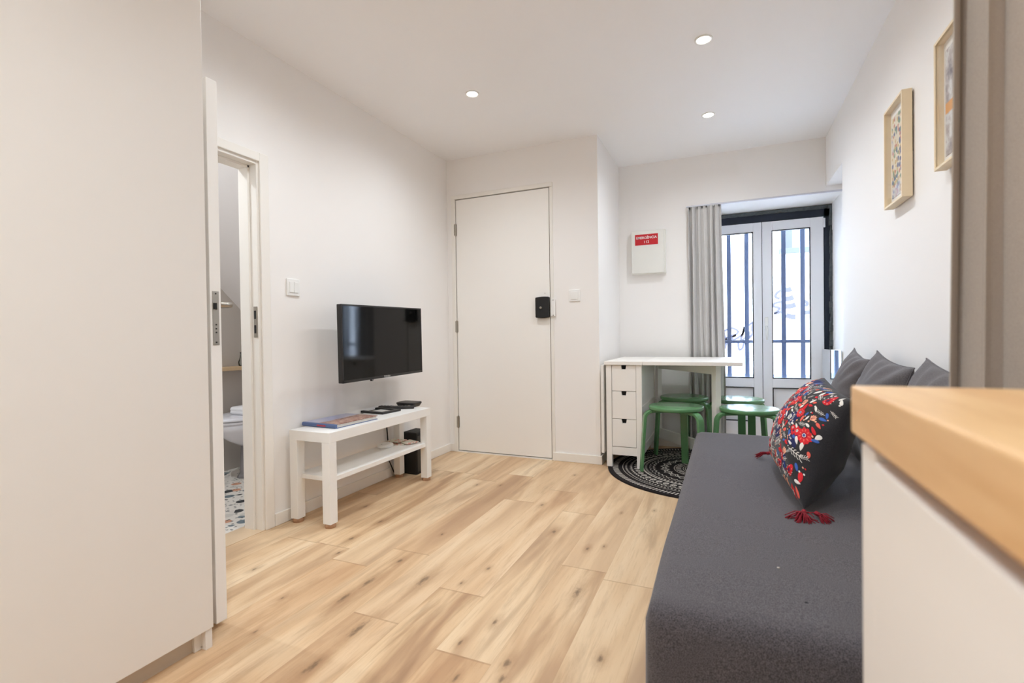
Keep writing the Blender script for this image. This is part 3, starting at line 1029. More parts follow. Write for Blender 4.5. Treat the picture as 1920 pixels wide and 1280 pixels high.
# ------------------------------------------------------------------ gateleg table
tb = thing('gateleg_table', 'white drop-leaf table with three drawers, one leaf raised over the stools', 'table', (1.42, 3.82, .0))
ux0, ux1, uy0, uy1 = 1.300, 1.545, 3.425, 4.14
MB().box((ux0-.010, uy0-.012, .720), (ux1+.006, uy1+.01, .745)).build('fixed_top', UNITW, tb, bevel=.002)
MB().box((ux1+.008, uy0-.012, .720), (2.170, uy1+.01, .745)).build('raised_leaf', UNITW, tb, bevel=.002)
MB().box((1.264, uy0-.005, .10), (1.284, uy1+.005, .718)).build('folded_leaf', UNITW, tb, bevel=.002)
zf = .009
for x in (ux0, ux1-.038):
    for y in (uy0, uy1-.038):
        MB().box((x, y, zf if y < 4 or True else 0), (x+.038, y+.038, .719)).build('leg', UNITW, tb, bevel=.0015)
# side frames with panels
for x, nm in ((ux0+.008, 'side_panel'), (ux1-.016, 'side_panel')):
    MB().box((x, uy0+.038, .11), (x+.008, uy1-.038, .719)).build(nm, UNITW, tb)
xs = ux1-.012
MB().box((xs, uy0+.038, .092), (ux1, uy1-.038, .150)).box((xs, uy0+.038, .66), (ux1, uy1-.038, .719)).box((xs, uy0+.038, .395), (ux1, uy1-.038, .43)).build('side_rail', UNITW, tb, bevel=.001)
MB().box((ux0+.038, uy0+.006, .092), (ux1-.038, uy0+.026, .148)).build('bottom_rail', UNITW, tb, bevel=.001)
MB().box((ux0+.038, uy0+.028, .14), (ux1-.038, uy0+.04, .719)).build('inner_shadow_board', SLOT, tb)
for (z0, z1) in ((.539, .717), (.346, .536), (.152, .343)):
    xa, xb = ux0+.0405, ux1-.0405
    xm = (xa+xb)/2
    nz = z1
    q = MB().prism([(xa, z0), (xb, z0), (xb, nz), (xm+.018, nz), (xm+.013, nz-.028), (xm-.013, nz-.028), (xm-.018, nz), (xa, nz)], uy0+.004, uy0+.022, 'y')
    dw = q.build('drawer', UNITW, tb, bevel=.0012)
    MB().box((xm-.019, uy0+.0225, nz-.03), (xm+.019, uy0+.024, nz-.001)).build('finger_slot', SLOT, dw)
# gate: swung out from the back of the unit
g0 = Vector((1.565, 4.10, 0)); g1 = Vector((2.012, 3.545, 0))
dg = (g1-g0); L_ = dg.length; an = math.atan2(dg.y, dg.x)
MG = Matrix.Translation(g0) @ Matrix.Rotation(an, 4, 'Z')
gt = MB(MG)
gt.box((0, -.018, .11), (.036, .018, .71)); gp = gt.build('gate_post', UNITW, tb, bevel=.0015)
gt = MB(MG); gt.box((L_-.022, -.02, .009), (L_+.022, .02, .719)); gt.build('gate_leg', UNITW, tb, bevel=.0015)
gt = MB(MG); gt.box((.036, -.011, .655), (L_-.022, .011, .71)); gt.build('gate_rail', UNITW, tb, bevel=.0015)
gt = MB(MG); gt.box((.036, -.011, .10), (L_-.022, .011, .18)); gt.build('gate_rail', UNITW, tb, bevel=.0015)

# ------------------------------------------------------------------ stools


def make_stool():
    t = thing('stool', '', 'stool', (0, 0, .009), 0, 'green three-legged stools at the table')
    MB().lathe((0, 0, .009), [(.165, .414), (.174, .418), (.1755, .424), (.1755, .434), (.173, .440), (.167, .4415), (.02, .4415)], 56).build('seat', GREEN, t, smooth=True)
    for k_ in range(3):
        a = R(120*k_)
        prof = []
        for (r_, z_) in ((.05, .405), (.155, .405)): prof.append((r_, z_))
        for i in range(1, 9):
            th = PI/2*(1-i/8)
            prof.append((.155+.052*math.cos(th), .353+.052*math.sin(th)))
        prof += [(.211, .30), (.222, .15), (.232, 0)]
        q = MB(Matrix.Translation((0, 0, .009)) @ Matrix.Rotation(a, 4, 'Z'))
        vs, fs = [], []
        for i, (r_, z_) in enumerate(prof):
            p0 = Vector(prof[max(i-1, 0)]); p1 = Vector(prof[min(i+1, len(prof)-1)])
            tt = (p1-p0).normalized(); nn = Vector((-tt.y, tt.x))*.0095
            wd_ = .024 if i > 2 else .027
            for (s1, s2_) in ((1, 1), (1, -1), (-1, -1), (-1, 1)):
                vs.append((r_+nn.x*s1, wd_*s2_, max(z_+nn.y*s1, 0)))
        for i in range(len(prof)-1):
            for j in range(4):
                fs.append((i*4+j, i*4+(j+1) % 4, (i+1)*4+(j+1) % 4, (i+1)*4+j))
        fs += [(0, 1, 2, 3), tuple((len(prof)-1)*4+j for j in (3, 2, 1, 0))]
        q.add(vs, fs)
        q.build('leg', GREEN, t, bevel=.003)
    return t


s0 = make_stool()
spots = [(1.762, 3.46, 200, 'green round stool in front of the drawers, nearest and leftmost'),
         (2.205, 3.50, 203, 'green round stool nearest the glass doors\' right half, its seat shining blue-white beyond the daybed'),
         (1.775, 4.00, 90, 'dark-looking green round stool at the back in the shade beneath the raised table leaf'),
         (2.152, 3.975, 275, 'green round stool behind the shining one, partly hidden by the table leg')]
spots[1] = (2.205, 3.50, 203, 'green round stool right of the table leg, nearest the floral cushion')
for i, (x, y, a, lb) in enumerate(spots):
    o = s0 if i == 0 else copy_tree(s0)
    o.location = (x, y, .009); o.rotation_euler = (0, 0, R(a)); o['label'] = lb

# ------------------------------------------------------------------ curtains


def curtain(name, x0, x1, y0, z0, z1, folds, amp, m, parent, seed=0, flare=0, skew=0, rows=40, cols=160, depth_fn=None):
    rng = random.Random(seed)
    ph = [rng.uniform(-.5, .5) for _ in range(64)]
    vs, fs = [], []
    for j in range(rows+1):
        t = j/rows
        z = z1+(z0-z1)*t
        for i in range(cols+1):
            s = i/cols
            warp = s+.012*math.sin(s*17+ph[1]*4)+.008*math.sin(s*41+ph[2]*5)
            wv = math.sin(2*PI*folds*warp+ph[0]*3)
            a_ = amp*(.75+.35*math.sin(s*9+ph[3]*6+t*1.2))*(.55+.45*min(1, t*6))
            x = x0+(x1-x0)*s*(1+flare*t)+skew*t+.006*math.sin(t*5+s*12)*t
            x += .25*amp*math.sin(4*PI*folds*warp+ph[4])*(.6+.4*t)
            y = y0+a_*wv+.008*math.sin(t*4+s*20+ph[5])*t
            vs.append((x, y, z))
    for j in range(rows):
        for i in range(cols):
            o = j*(cols+1)+i
            fs.append((o, o+1, o+cols+2, o+cols+1))
    q = MB(); q.add(vs, fs)
    o = q.build(name, m, parent, smooth=True)
    sd = o.modifiers.new('solid', 'SOLIDIFY'); sd.thickness = .0015
    return o


ct = thing('curtain', 'grey pleated curtain gathered at the left of the glass doors', 'curtain', (1.92, 4.19, 0))
curtain('cloth', 1.802, 2.045, 4.204, .03, 1.938, 5.6, .027, CURT, ct, 3, flare=.06, skew=.014)
for i in range(8):
    MB().box((1.812+i*.031, 4.196, 1.925), (1.820+i*.031, 4.21, 1.94)).build('hook', BLACKP, ct)
rl = MB().box((1.79, 4.195, 1.940), (XN-.005, 4.213, 1.952))
tag(rl.build('curtain_rail', mat('white_rail', (206, 206, 214), .35), loc=(2.3, 4.19, 1.94), bevel=.002), 'thin pale curtain rail along the top of the window opening', 'curtain rail')

bc = thing('curtain', 'large taupe curtain hanging close to the camera behind the worktop', 'curtain', (2.5, .80, 0))
curtain('cloth', 2.340, 2.735, .80, .04, 2.33, 8.6, .024, BIGCURT, bc, 9, rows=50, skew=-.012)
tag(MB().box((2.20, .785, 2.333), (2.757, .815, 2.357)).build('curtain_rail', mat('white_rail_near', (230, 230, 230), .4), loc=(2.5, .8, 2.333)),
    'white ceiling rail from which the large taupe curtain hangs', 'curtain rail')

# ------------------------------------------------------------------ daybed
zb = .37
bd = thing('daybed', 'long low dark grey upholstered daybed along the right wall', 'daybed', (2.32, 2.0, 0))
mb_ = MB()
bx_0, bx_1, b_y0, b_y1 = 1.906, 2.748, 1.026, 3.02
nx, ny, nzz = 24, 56, 8
# rounded, slightly sagging block
def bedpt(u, v, t):
    x = bx_0+(bx_1-bx_0)*u; y = b_y0+(b_y1-b_y0)*v
    z = .02+(zb-.02)*t
    return Vector((x, y, z))
vs, fs = [], []
idx = {}
def vid(p):
    k_ = (round(p[0], 5), round(p[1], 5), round(p[2], 5))
    if k_ not in idx:
        idx[k_] = len(vs); vs.append(Vector(p))
    return idx[k_]
def gridface(fn, n1, n2):
    for i in range(n1):
        for j in range(n2):
            fs.append((vid(fn(i/n1, j/n2)), vid(fn((i+1)/n1, j/n2)), vid(fn((i+1)/n1, (j+1)/n2)), vid(fn(i/n1, (j+1)/n2))))
gridface(lambda a, b_: bedpt(a, b_, 1), nx, ny)
gridface(lambda a, b_: bedpt(a, b_, 0), nx, ny)
gridface(lambda a, b_: bedpt(a, 0, b_), nx, nzz)
gridface(lambda a, b_: bedpt(a, 1, b_), nx, nzz)
gridface(lambda a, b_: bedpt(0, a, b_), ny, nzz)
gridface(lambda a, b_: bedpt(1, a, b_), ny, nzz)
rr = .034
lo = Vector((bx_0+rr, b_y0+rr, .0+rr)); hi = Vector((bx_1-rr, b_y1-rr, zb-rr))
out = []
for p in vs:
    q = Vector((min(max(p.x, lo.x), hi.x), min(max(p.y, lo.y), hi.y), min(max(p.z, lo.z), hi.z)))
    dlt = p-q
    if dlt.length > 1e-6:
        p2 = q+dlt.normalized()*rr if dlt.length > rr else p
    else: p2 = p
    nv = noise.noise(Vector((p2.x*3, p2.y*3, p2.z*4)))
    p2 = p2+Vector((.004*nv, .004*nv, .003*nv if p.z > .3 else 0))
    out.append(p2)
mb_.add(out, fs)
mb_.build('mattress', BEDF, bd, smooth=True)
for (u, v) in ((1460, 1064), (1512, 1130)):
    x, y = px_floor(u, v, zb)
    MB().lathe((x, y, zb-.001), [(.0045, 0), (.0035, .002), (.001, .003)], 12).build('tuft_button', STEEL if u == 1460 else BLACKM, bd, smooth=True)

# ------------------------------------------------------------------ cushions


class Pillow:
    """pillow spanned by four seam corners; thick = half thickness"""
    def __init__(s, c00, c10, c11, c01, thick, pinch=.07, seed=0, plump=.5, wr=.006):
        s.c = [Vector(x) for x in (c00, c10, c11, c01)]
        s.n = ((s.c[1]-s.c[0]).cross(s.c[3]-s.c[0])).normalized()
        s.t, s.p, s.seed, s.pl, s.wr = thick, pinch, seed, plump, wr

    def at(s, u, v, side=1):
        a, b_ = 2*u-1, 2*v-1
        a2 = a*(1-s.p*(1-b_*b_)); b2 = b_*(1-s.p*(1-a*a))
        uu, vv = (a2+1)/2, (b2+1)/2
        c = s.c
        p = c[0]*(1-uu)*(1-vv)+c[1]*uu*(1-vv)+c[2]*uu*vv+c[3]*(1-uu)*vv
        h = max(0, (1-a**2)*(1-b_**2))**s.pl
        # softer crown
        w_ = noise.noise(Vector((a*1.6, b_*1.6, s.seed)))*.12*h
        rad = math.atan2(b_, a)
        w2 = s.wr*math.sin(rad*13+s.seed)*max(0, math.hypot(a, b_)-.45)*min(1, h*3)
        return p+s.n*side*(s.t*(h+w_)+w2)

    def mesh(s, n=36, mi=0):
        q = MB()
        for side in (1, -1):
            vs, fs = [], []
            for i in range(n+1):
                for j in range(n+1):
                    # finer near the seams
                    u = .5-.5*math.cos(PI*i/n); v = .5-.5*math.cos(PI*j/n)
                    vs.append(s.at(u, v, side))
            for i in range(n):
                for j in range(n):
                    o = i*(n+1)+j
                    fs.append((o, o+1, o+n+2, o+n+1))
            q.add(vs, fs, mi)
        return q


def weld(o, d_=.0006):
    bm = bmesh.new(); bm.from_mesh(o.data)
    bmesh.ops.remove_doubles(bm, verts=bm.verts, dist=d_)
    bmesh.ops.recalc_face_normals(bm, faces=bm.faces)
    bm.to_mesh(o.data); bm.free()
    for p in o.data.polygons: p.use_smooth = True


def seam_tube(P, n=28, r=.0028):
    q = MB()
    pts = []
    for (fa) in ((lambda t: (t, 0)), (lambda t: (1, t)), (lambda t: (1-t, 1)), (lambda t: (0, 1-t))):
        for i in range(n): pts.append(P.at(*fa(i/n), 1))
    pts.append(pts[0])
    q.tube(pts, r, 6)
    return q


# three grey cushions leaning on the right wall; c00 = bottom far, c10 = bottom near, c11 = top near, c01 = top far
gc = [((2.57, 3.10), (2.57, 2.74), (2.67, 2.70, .80), (2.70, 3.13, .842), 'grey cushion leaning on the wall, farthest along the daybed and nearest the glass doors'),
      ((2.56, 2.68), (2.56, 2.16), (2.67, 2.12, .80), (2.70, 2.70, .842), 'grey cushion leaning on the wall, middle of the three'),
      ((2.56, 2.06), (2.56, 1.58), (2.67, 1.56, .80), (2.70, 2.105, .835), 'grey cushion leaning on the wall, nearest the taupe curtain')]
for i, (a, b_, c_, d_, lb) in enumerate(gc):
    P = Pillow((a[0], a[1], .395), (b_[0], b_[1], .395), c_, d_, .078, pinch=.08, seed=i*3.3+1, plump=.55, wr=.012)
    # outward normal should face the room
    if P.n.x > 0: P.n = -P.n
    t = thing('cushion', lb, 'cushion', ((a[0]+.1), (a[1]+b_[1])/2, zb), 0, 'grey cushions on the daybed')
    o = P.mesh().build('cover', CUSHF, t, smooth=True); weld(o)
    seam_tube(P).build('piping', CUSHF, t, smooth=True)

# floral cushion
FC = Pillow((2.245, 2.43, .405), (2.285, 1.722, .39), (2.445, 1.87, .71), (2.455, 2.45, .735), .112, pinch=.055, seed=4.4, plump=.5, wr=.006)
if FC.n.x > 0: FC.n = -FC.n
fc = thing('floral_cushion', 'charcoal cushion embroidered with red, white and navy flowers and red tassels', 'cushion', (2.38, 2.1, zb))
co = FC.mesh(40).build('cover', NIGHT, fc, smooth=True); weld(co)

# embroidery: motifs laid on the front face, as one mesh of seven thread colours
EM = MB()
WU, WV = .62, .44          # metric size of the face


def on(pu, pv, lift=.0014):
    """metric face coordinates -> surface point (front)"""
    u = min(max(pu/WU, .004), .996); v = min(max(pv/WV, .004), .996)
    e = .004
    p = FC.at(u, v)
    du = FC.at(min(u+e, 1), v)-FC.at(max(u-e, 0), v); dv = FC.at(u, min(v+e, 1))-FC.at(u, max(v-e, 0))
    nn = du.cross(dv)
    if nn.length < 1e-9: nn = FC.n
    nn.normalize()
    if nn.dot(FC.n) < 0: nn = -nn
    return p+nn*lift


KEYS = ['red', 'crimson', 'white', 'navy', 'blue', 'peach', 'coral']


def patch(poly, key, lift):
    n = len(poly)
    cxm = sum(p[0] for p in poly)/n; cym = sum(p[1] for p in poly)/n
    rings = (1, .66, .33)
    vs = []
    for k_ in rings:
        for p in poly: vs.append(on(cxm+(p[0]-cxm)*k_, cym+(p[1]-cym)*k_, lift if k_ < 1 else lift*.6))
    vs.append(on(cxm, cym, lift))
    fs = []
    for j in range(2):
        for i in range(n): fs.append((j*n+i, j*n+(i+1) % n, (j+1)*n+(i+1) % n, (j+1)*n+i))
    for i in range(n): fs.append((2*n+i, 2*n+(i+1) % n, 3*n))
    EM.add(vs, fs, KEYS.index(key))


def tf(poly, x, y, a, s):
    c_, s_ = math.cos(a), math.sin(a)
    return [(x+s*(p[0]*c_-p[1]*s_), y+s*(p[0]*s_+p[1]*c_)) for p in poly]


def ell(rx, ry, n=14): return [(rx*math.cos(2*PI*i/n), ry*math.sin(2*PI*i/n)) for i in range(n)]
def scal(r, k_, amp, n=40): return [((r+amp*abs(math.sin(k_*PI*i/n)))*math.cos(2*PI*i/n), (r+amp*abs(math.sin(k_*PI*i/n)))*math.sin(2*PI*i/n)) for i in range(n)]
def drop(n=14):
    return [(math.cos(2*PI*i/n), .55*math.sin(2*PI*i/n)*math.sin(PI*i/n/1.0)**.6 if 0 < i < n else 0) for i in range(n)]
def fan(n=10):
    pts = [(0, -.9)]
    for i in range(n+1):
        a = R(25+130*i/n); r_ = 1-.16*(i % 2)
        pts.append((r_*math.cos(a), -.9+1.5*r_*math.sin(a)))
    return pts
def stroke2(pts, w_, key, lift):
    for i in range(len(pts)-1):
        a, b_ = pts[i], pts[i+1]
        dx, dy = b_[0]-a[0], b_[1]-a[1]; l_ = math.hypot(dx, dy) or 1
        nx_, ny_ = -dy/l_*w_/2, dx/l_*w_/2
        EM.add([on(a[0]+nx_, a[1]+ny_, lift), on(b_[0]+nx_, b_[1]+ny_, lift), on(b_[0]-nx_, b_[1]-ny_, lift), on(a[0]-nx_, a[1]-ny_, lift)], [(0, 1, 2, 3)], KEYS.index(key))


def flower(x, y, s, a=0):
    patch(tf(scal(.86, 9, .22), x, y, a, s), 'red', .0016)
    for i in range(9):
        t = a+2*PI*i/9
        patch(tf(ell(.20, .10, 8), x+s*.62*math.cos(t), y+s*.62*math.sin(t), t, s), 'coral', .0019)
    patch(tf(ell(.46, .46), x, y, a, s), 'crimson', .0021)
    patch(tf(scal(.26, 7, .12, 28), x, y, a, s), 'white', .0024)
    patch(tf(ell(.24, .24), x, y, a, s), 'blue', .0027)
    patch(tf(ell(.10, .10, 8), x, y, a, s), 'navy', .0030)


def fanleaf(x, y, s, a, key='peach'):
    patch(tf(fan(), x, y, a, s), key, .0017)
    for i in (-1, 0, 1):
        q0 = tf([(0, -.7), (i*.4, .35)], x, y, a, s)
        stroke2(q0, s*.07, 'crimson' if key == 'peach' else 'navy', .0021)


def leafp(x, y, s, a, key='white', lift=.0019): patch(tf(drop(), x, y, a, s), key, lift)


def sprig(x, y, s, a, key='white'):
    spine = [(-1, 0), (-.5, .08), (0, .05), (.5, .12), (1, .1)]
    stroke2(tf(spine, x, y, a, s), s*.09, key, .0020)
    for i in range(4):
        for sg_ in (1, -1):
            px_ = -.6+.42*i
            q0 = tf([(px_, .06), (px_+.18, .06+sg_*.28), (px_+.4, .06+sg_*.36)], x, y, a, s)
            stroke2(q0, s*.08, key, .0021)


def paisley(x, y, s, a):
    body = []
    for i in range(24):
        t = i/24*2*PI
        r_ = .62+.16*math.cos(t)
        body.append((r_*math.cos(t), .42*math.sin(t)+.25*math.cos(t)**2))
    patch(tf(body, x, y, a, s), 'red', .0017)
    patch(tf([(p[0]*.62, p[1]*.62+.05) for p in body], x, y, a, s), 'crimson', .0020)
    patch(tf([(p[0]*.34, p[1]*.34+.07) for p in body], x, y, a, s), 'navy', .0022)
    for i in range(8):
        t = i/8*2*PI
        patch(tf(ell(.045, .045, 6), x+s*.5*math.cos(t+a), y+s*.36*math.sin(t+a)+s*.1, 0, s), 'white', .0025)


# (x from the far edge, y up from the lower seam) in metres
rngE = random.Random(21)
def lim(y): return .603      # right-hand edge of the embroidered area
placed = []


def free(x, y, r_):
    for (a, b_, c_) in placed:
        if (a-x)**2+(b_-y)**2 < ((c_+r_)*.80)**2: return False
    placed.append((x, y, r_)); return True


hand = [('flower', .335, .215, .040), ('flower', .36, .315, .030), ('flower', .21, .13, .030), ('flower', .13, .27, .034), ('flower', .22, .355, .030),
        ('paisley', .55, .385, .045), ('flower', .56, .22, .03), ('paisley', .545, .07, .036), ('sprig', .55, .14, .034), ('fan', .55, .30, .02), ('paisley', .43, .050, .036), ('paisley', .08, .15, .036), ('paisley', .25, .27, .036),
        ('fan', .445, .335, .022), ('fan', .49, .12, .020), ('fan', .395, .165, .018), ('fan', .16, .40, .02), ('fan', .06, .35, .02),
        ('wfan', .42, .245, .020), ('flower', .47, .285, .022), ('sprig', .38, .115, .040), ('sprig', .30, .06, .034), ('sprig', .28, .385, .034),
        ('sprig', .14, .06, .034), ('sprig', .06, .24, .034)]
for (k_, x, y, s) in hand:
    placed.append((x, y, s))
    a = rngE.uniform(-.6, .6)
    if k_ == 'flower':
        flower(x, y, s, a)
    elif k_ == 'paisley': paisley(x, y, s, a+.8)
    elif k_ == 'fan': fanleaf(x, y, s, a)
    elif k_ == 'wfan': fanleaf(x, y, s, a, 'white')
    else: sprig(x, y, s, a)
for i in range(14):
    x, y = rngE.uniform(.03, .58), rngE.uniform(.03, .41)
    if x > lim(y): continue
    patch(tf(scal(.7, 5, .4, 26), x, y, rngE.uniform(0, 3), rngE.uniform(.03, .045)), 'navy', .0010)
for i in range(3000):
    x, y = rngE.uniform(.015, .605), rngE.uniform(.015, .425)
    if x > lim(y): continue
    k_ = rngE.choice(['w', 'w', 's', 's', 's', 'r', 'c', 'd', 'd', 'f', 'p', 'b'])
    s = {'w': .011, 'r': .012, 'c': .011, 'd': .0035, 'f': .016, 'p': .014, 'b': .011, 's': .014}[k_]*rngE.uniform(.8, 1.3)
    if not free(x, y, s): continue
    a = rngE.uniform(0, 6.28)
    if k_ == 's':
        sprig(x, y, s*1.15, a)
    elif k_ == 'w': leafp(x, y, s*1.15, a, 'white')
    elif k_ == 'r': leafp(x, y, s*1.2, a, 'red')
    elif k_ == 'c': leafp(x, y, s*1.2, a, 'coral')
    elif k_ == 'b': leafp(x, y, s*1.2, a, 'blue')
    elif k_ == 'd': patch(tf(ell(1, 1, 8), x, y, 0, s), rngE.choice(['white', 'red', 'peach']), .0018)
    elif k_ == 'f':
        patch(tf(scal(.8, 6, .3, 24), x, y, a, s), 'red', .0017); patch(tf(ell(.4, .4, 10), x, y, 0, s), 'white', .0021); patch(tf(ell(.2, .2, 8), x, y, 0, s), 'navy', .0024)
    else: fanleaf(x, y, s, a, 'peach')
em = EM.build('embroidery', [THREADS[k_] for k_ in KEYS], fc)
# the embroidery is part of the cover's own mesh
for k_ in KEYS: co.data.materials.append(THREADS[k_])
bmj = bmesh.new(); bmj.from_mesh(co.data)
n0 = len(bmj.faces)
bmj.from_mesh(em.data); bmj.faces.ensure_lookup_table()
for f_ in bmj.faces[n0:]: f_.material_index += 1
bmj.to_mesh(co.data); bmj.free()
bpy.data.objects.remove(em)


def tassel(p, dirn, name, sd, ln=.06, spread=.5, n=46):
    rng = random.Random(sd)
    q = MB()
    p = Vector(p); dirn = Vector(dirn).normalized()
    q.tube([p, p+dirn*.012], .007, 8)
    for i in range(n):
        dv = (dirn+Vector((rng.uniform(-1, 1), rng.uniform(-1, 1), rng.uniform(-.6, .5)))*spread).normalized()
        a = p+dirn*.010+Vector((rng.uniform(-1, 1), rng.uniform(-1, 1), rng.uniform(-1, 1)))*.003
        l_ = ln*rng.uniform(.7, 1.1)
        m1 = a+dv*l_*.5+Vector((0, 0, .004)); e_ = a+dv*l_
        e_.z = max(e_.z-.006, zb+.002); m1.z = max(m1.z, zb+.003)
        q.tube([a, m1, e_], [.0016, .0016, .0011], 5)
    return q.build(name, TASSEL, fc, smooth=True)


tassel(FC.at(1, 0)+Vector((0, -.002, -.004)), (-.30, -1, -.22), 'tassel', 3, .062, .75, 60)
tassel(FC.at(0, 0)+Vector((-.0, .0, -.004)), (-1, .12, -.25), 'tassel', 5, .045, .3, 40)
tassel(FC.at(1, 0)+Vector((.03, -.006, -.004)), (.7, -.9, -.25), 'tassel', 8, .045, .6, 30)

# ------------------------------------------------------------------ kitchen worktop and cabinet
ktop = MB().box((2.166, -.95, .845), (2.752, .498, .885))
tag(ktop.build('worktop', OAKTOP, loc=(2.46, -.2, .845), bevel=.002), 'thick oak kitchen worktop in the right foreground', 'worktop')
kc = thing('kitchen_cabinet', 'off-white kitchen base cabinet under the oak worktop', 'cabinet', (2.46, -.2, 0))
MB().box((2.19, -.94, .09), (2.745, .49, .838)).box((2.172, .452, .06), (2.19, .49, .838)).build('carcass', KITW, kc, bevel=.001)
for (a, c_) in ((-.03, .449), (-.52, -.034), (-.94, -.524)):
    MB().box((2.171, a, .10), (2.189, c_, .832)).build('door', KITW, kc, bevel=.0015)
MB().box((2.22, -.93, 0), (2.25, .48, .09)).build('plinth', GREYPLINTH, kc)
MB().box((2.195, -.93, .838), (2.745, .485, .845)).build('packing_strip', CORK, kc)

# ------------------------------------------------------------------ pictures
def art_mat(kind):
    m = bpy.data.materials.new('picture_print_%s' % kind); m.use_nodes = True
    k = N(m); p = k.pos()
    q = k.vmath('MULTIPLY', p, (0, 1, 1))
    if kind == 'tiles':
        v = k.n('ShaderNodeTexVoronoi'); v.inputs['Scale'].default_value = 58; k.l(q, v.inputs['Vector'])
        sc_ = k.n('ShaderNodeSeparateColor'); k.l(v.outputs['Color'], sc_.inputs[0])
        n0 = k.noise(q, 7, 2)
        c = k.ramp(sc_.outputs[0], [(0, lin((92, 104, 140))), (.18, lin((206, 176, 120))), (.38, lin((236, 226, 206))), (.55, lin((196, 124, 104))), (.68, lin((120, 146, 118))), (.82, lin((226, 214, 190)))], 'CONSTANT')
        c = k.mix(k.sm(v.outputs['Distance'], .5, .8), c, lin((228, 218, 196)))
        c = k.mix(k.math('MULTIPLY', k.sm(n0, .5, .65), .5), c, lin((190, 200, 226)))
    else:
        n0 = k.noise(q, 14, 4, .6)
        c = k.ramp(n0, [(.3, lin((110, 100, 104))), (.45, lin((186, 178, 176))), (.55, lin((222, 222, 220))), (.66, lin((170, 150, 150)))])
        s = k.n('ShaderNodeSeparateXYZ'); k.l(p, s.inputs[0])
        bnd = k.math('MULTIPLY', k.sm(s.outputs[2], 1.635, 1.64), k.math('SUBTRACT', 1, k.sm(s.outputs[2], 1.67, 1.675)))
        c = k.mix(bnd, c, lin((226, 160, 84)))
    k.l(c, k.b.inputs['Base Color'])
    k.b.inputs['Roughness'].default_value = .6
    return m


def picture(ya, yb, z0, z1, kind, label):
    t = thing('framed_picture', label, 'picture', (XR, (ya+yb)/2, z0), 0, 'light wood frames on the right wall')
    xo, xi = 2.717, 2.752
    b = .009
    q = MB().box((xo, ya, z0), (xi, ya+b, z1)).box((xo, yb-b, z0), (xi, yb, z1)).box((xo, ya+b, z0), (xi, yb-b, z0+b)).box((xo, ya+b, z1-b), (xi, yb-b, z1))
    q.build('frame', MAPLE, t, bevel=.001)
    MB().box((xi-.010, ya+b, z0+b), (xi-.002, yb-b, z1-b)).build('mount', MATW, t)
    m_ = .030
    MB().box((xi-.0115, ya+b+m_*.5, z0+b+m_), (xi-.010, yb-b-m_*.5, z1-b-m_)).build('print', art_mat(kind), t)
    MB().box((xo+.004, ya+b, z0+b), (xo+.006, yb-b, z1-b)).build('glass', PGLASS, t)
    MB().box((xi, ya+.012, z0+.18), (XR, ya+.03, z1-.01)).build('gap_strip', BLACKM, t)  # black strip filling the gap between frame and wall


picture(2.415, 2.655, 1.462, 1.885, 'tiles', 'wood-framed picture of small tile motifs, fully visible on the right wall')
picture(1.845, 2.090, 1.462, 1.885, 'facade', 'wood-framed picture on the right wall, partly hidden by the taupe curtain')

# mirror panel in the niche
mr = thing('mirror_panel', 'low frameless mirror on the niche side beside the glass doors', 'mirror', (XN, 4.3, 0))
MIR = mat('mirror_silver', (236, 241, 246), .03, 1, var=0)
MN = Matrix.Translation((2.790, 4.625, 0)) @ Matrix.Rotation(math.atan2(2.852-2.790, 4.625-4.27), 4, 'Z')
MB(MN).box((-.004, -.355, .004), (.002, 0, .792)).build('mirror_glass', MIR, mr, bevel=.001)
MB(MN).box((.002, -.35, .0), (.007, -.005, .787)).build('backing', PLASTIC, mr)

# ------------------------------------------------------------------ bathroom contents
tl = thing('toilet', 'white toilet with closed lid seen through the bathroom opening', 'toilet', (-.93, 2.40, 0))
tcx, tcy = -.93, 2.36


def ovalpts(w_, l_, n=32):
    pts = []
    for i in range(n):
        a = 2*PI*i/n
        yy = -math.cos(a)*l_/2
        ww = w_/2*(1-.12*(1 if yy < 0 else 0)*abs(yy)/(l_/2))
        pts.append((math.sin(a)*ww, yy))
    return pts


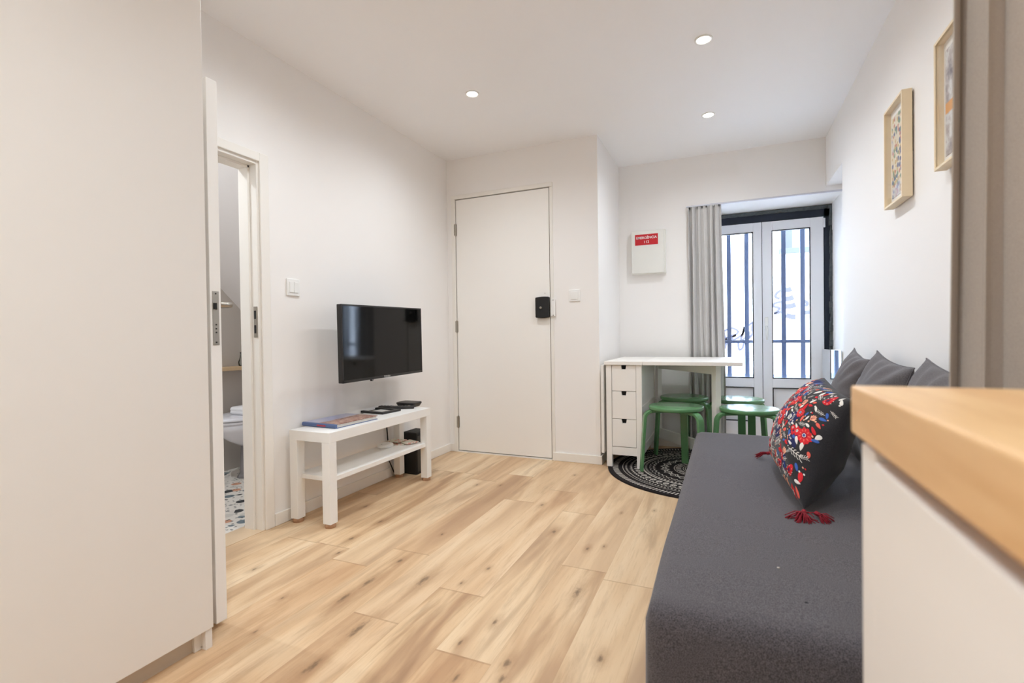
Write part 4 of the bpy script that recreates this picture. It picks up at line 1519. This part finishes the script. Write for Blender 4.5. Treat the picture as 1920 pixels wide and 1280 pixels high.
def ovalloft(levels, n=32):
    q = MB(); vs, fs = [], []
    for (z, w_, l_, yo) in levels:
        for (x, y) in ovalpts(w_, l_, n): vs.append((tcx+x, tcy+y+yo, z))
    for j in range(len(levels)-1):
        for i in range(n): fs.append((j*n+i, j*n+(i+1) % n, (j+1)*n+(i+1) % n, (j+1)*n+i))
    fs.append(tuple(reversed(range(n)))); fs.append(tuple((len(levels)-1)*n+i for i in range(n)))
    q.add(vs, fs)
    return q


ovalloft([(.20, .17, .20, .08), (.26, .24, .32, .03), (.33, .33, .45, 0), (.385, .365, .50, 0)]).build('bowl', CERAM, tl, smooth=True)
ovalloft([(0, .22, .30, .08), (.03, .19, .26, .08), (.22, .17, .24, .08)]).build('pedestal', mat('shaded_ceramic', (150, 148, 152), .15), tl, smooth=True)  # shadow on the pedestal is put into a greyer ceramic
ovalloft([(.386, .375, .51, 0), (.400, .378, .515, 0)]).build('seat', CERAM, tl, smooth=False)
ovalloft([(.404, .378, .515, 0), (.418, .376, .51, 0), (.426, .34, .47, 0), (.428, .2, .3, 0)]).build('lid', CERAM, tl, smooth=True)
MB().box((tcx-.18, tcy+.26, .38), (tcx+.18, tcy+.42, .66)).build('cistern', CERAM, tl, bevel=.02, seg=3)
tw = roundbox(-.90, 2.40, .20, .26, .03, [(.4285, .012), (.440, 0), (.452, .002), (.454, .004), (.462, .0), (.474, .004), (.480, .014)])
tag(tw.build('folded_towel', TOWEL, loc=(-.90, 2.40, .4285), smooth=True), 'folded white towel lying on the closed toilet lid', 'towel')
sh = MB().box((-1.199, 2.20, .715), (-1.09, 2.80, .740))
tag(sh.build('shelf', SHELFW, loc=(-1.15, 2.5, .715), bevel=.002), 'wooden shelf board low on the bathroom wall above the toilet', 'shelf')
gv = MB().lathe((-1.14, 2.49, .740), [(.012, 0), (.022, .004), (.024, .03), (.014, .06), (.010, .085), (.012, .10)], 20)
tag(gv.build('glass_bottle', glass_mat('bottle_glass', (.8, .85, .85), 1), loc=(-1.14, 2.49, .74), smooth=True), 'small clear glass bottle on the wooden bathroom shelf', 'bottle')
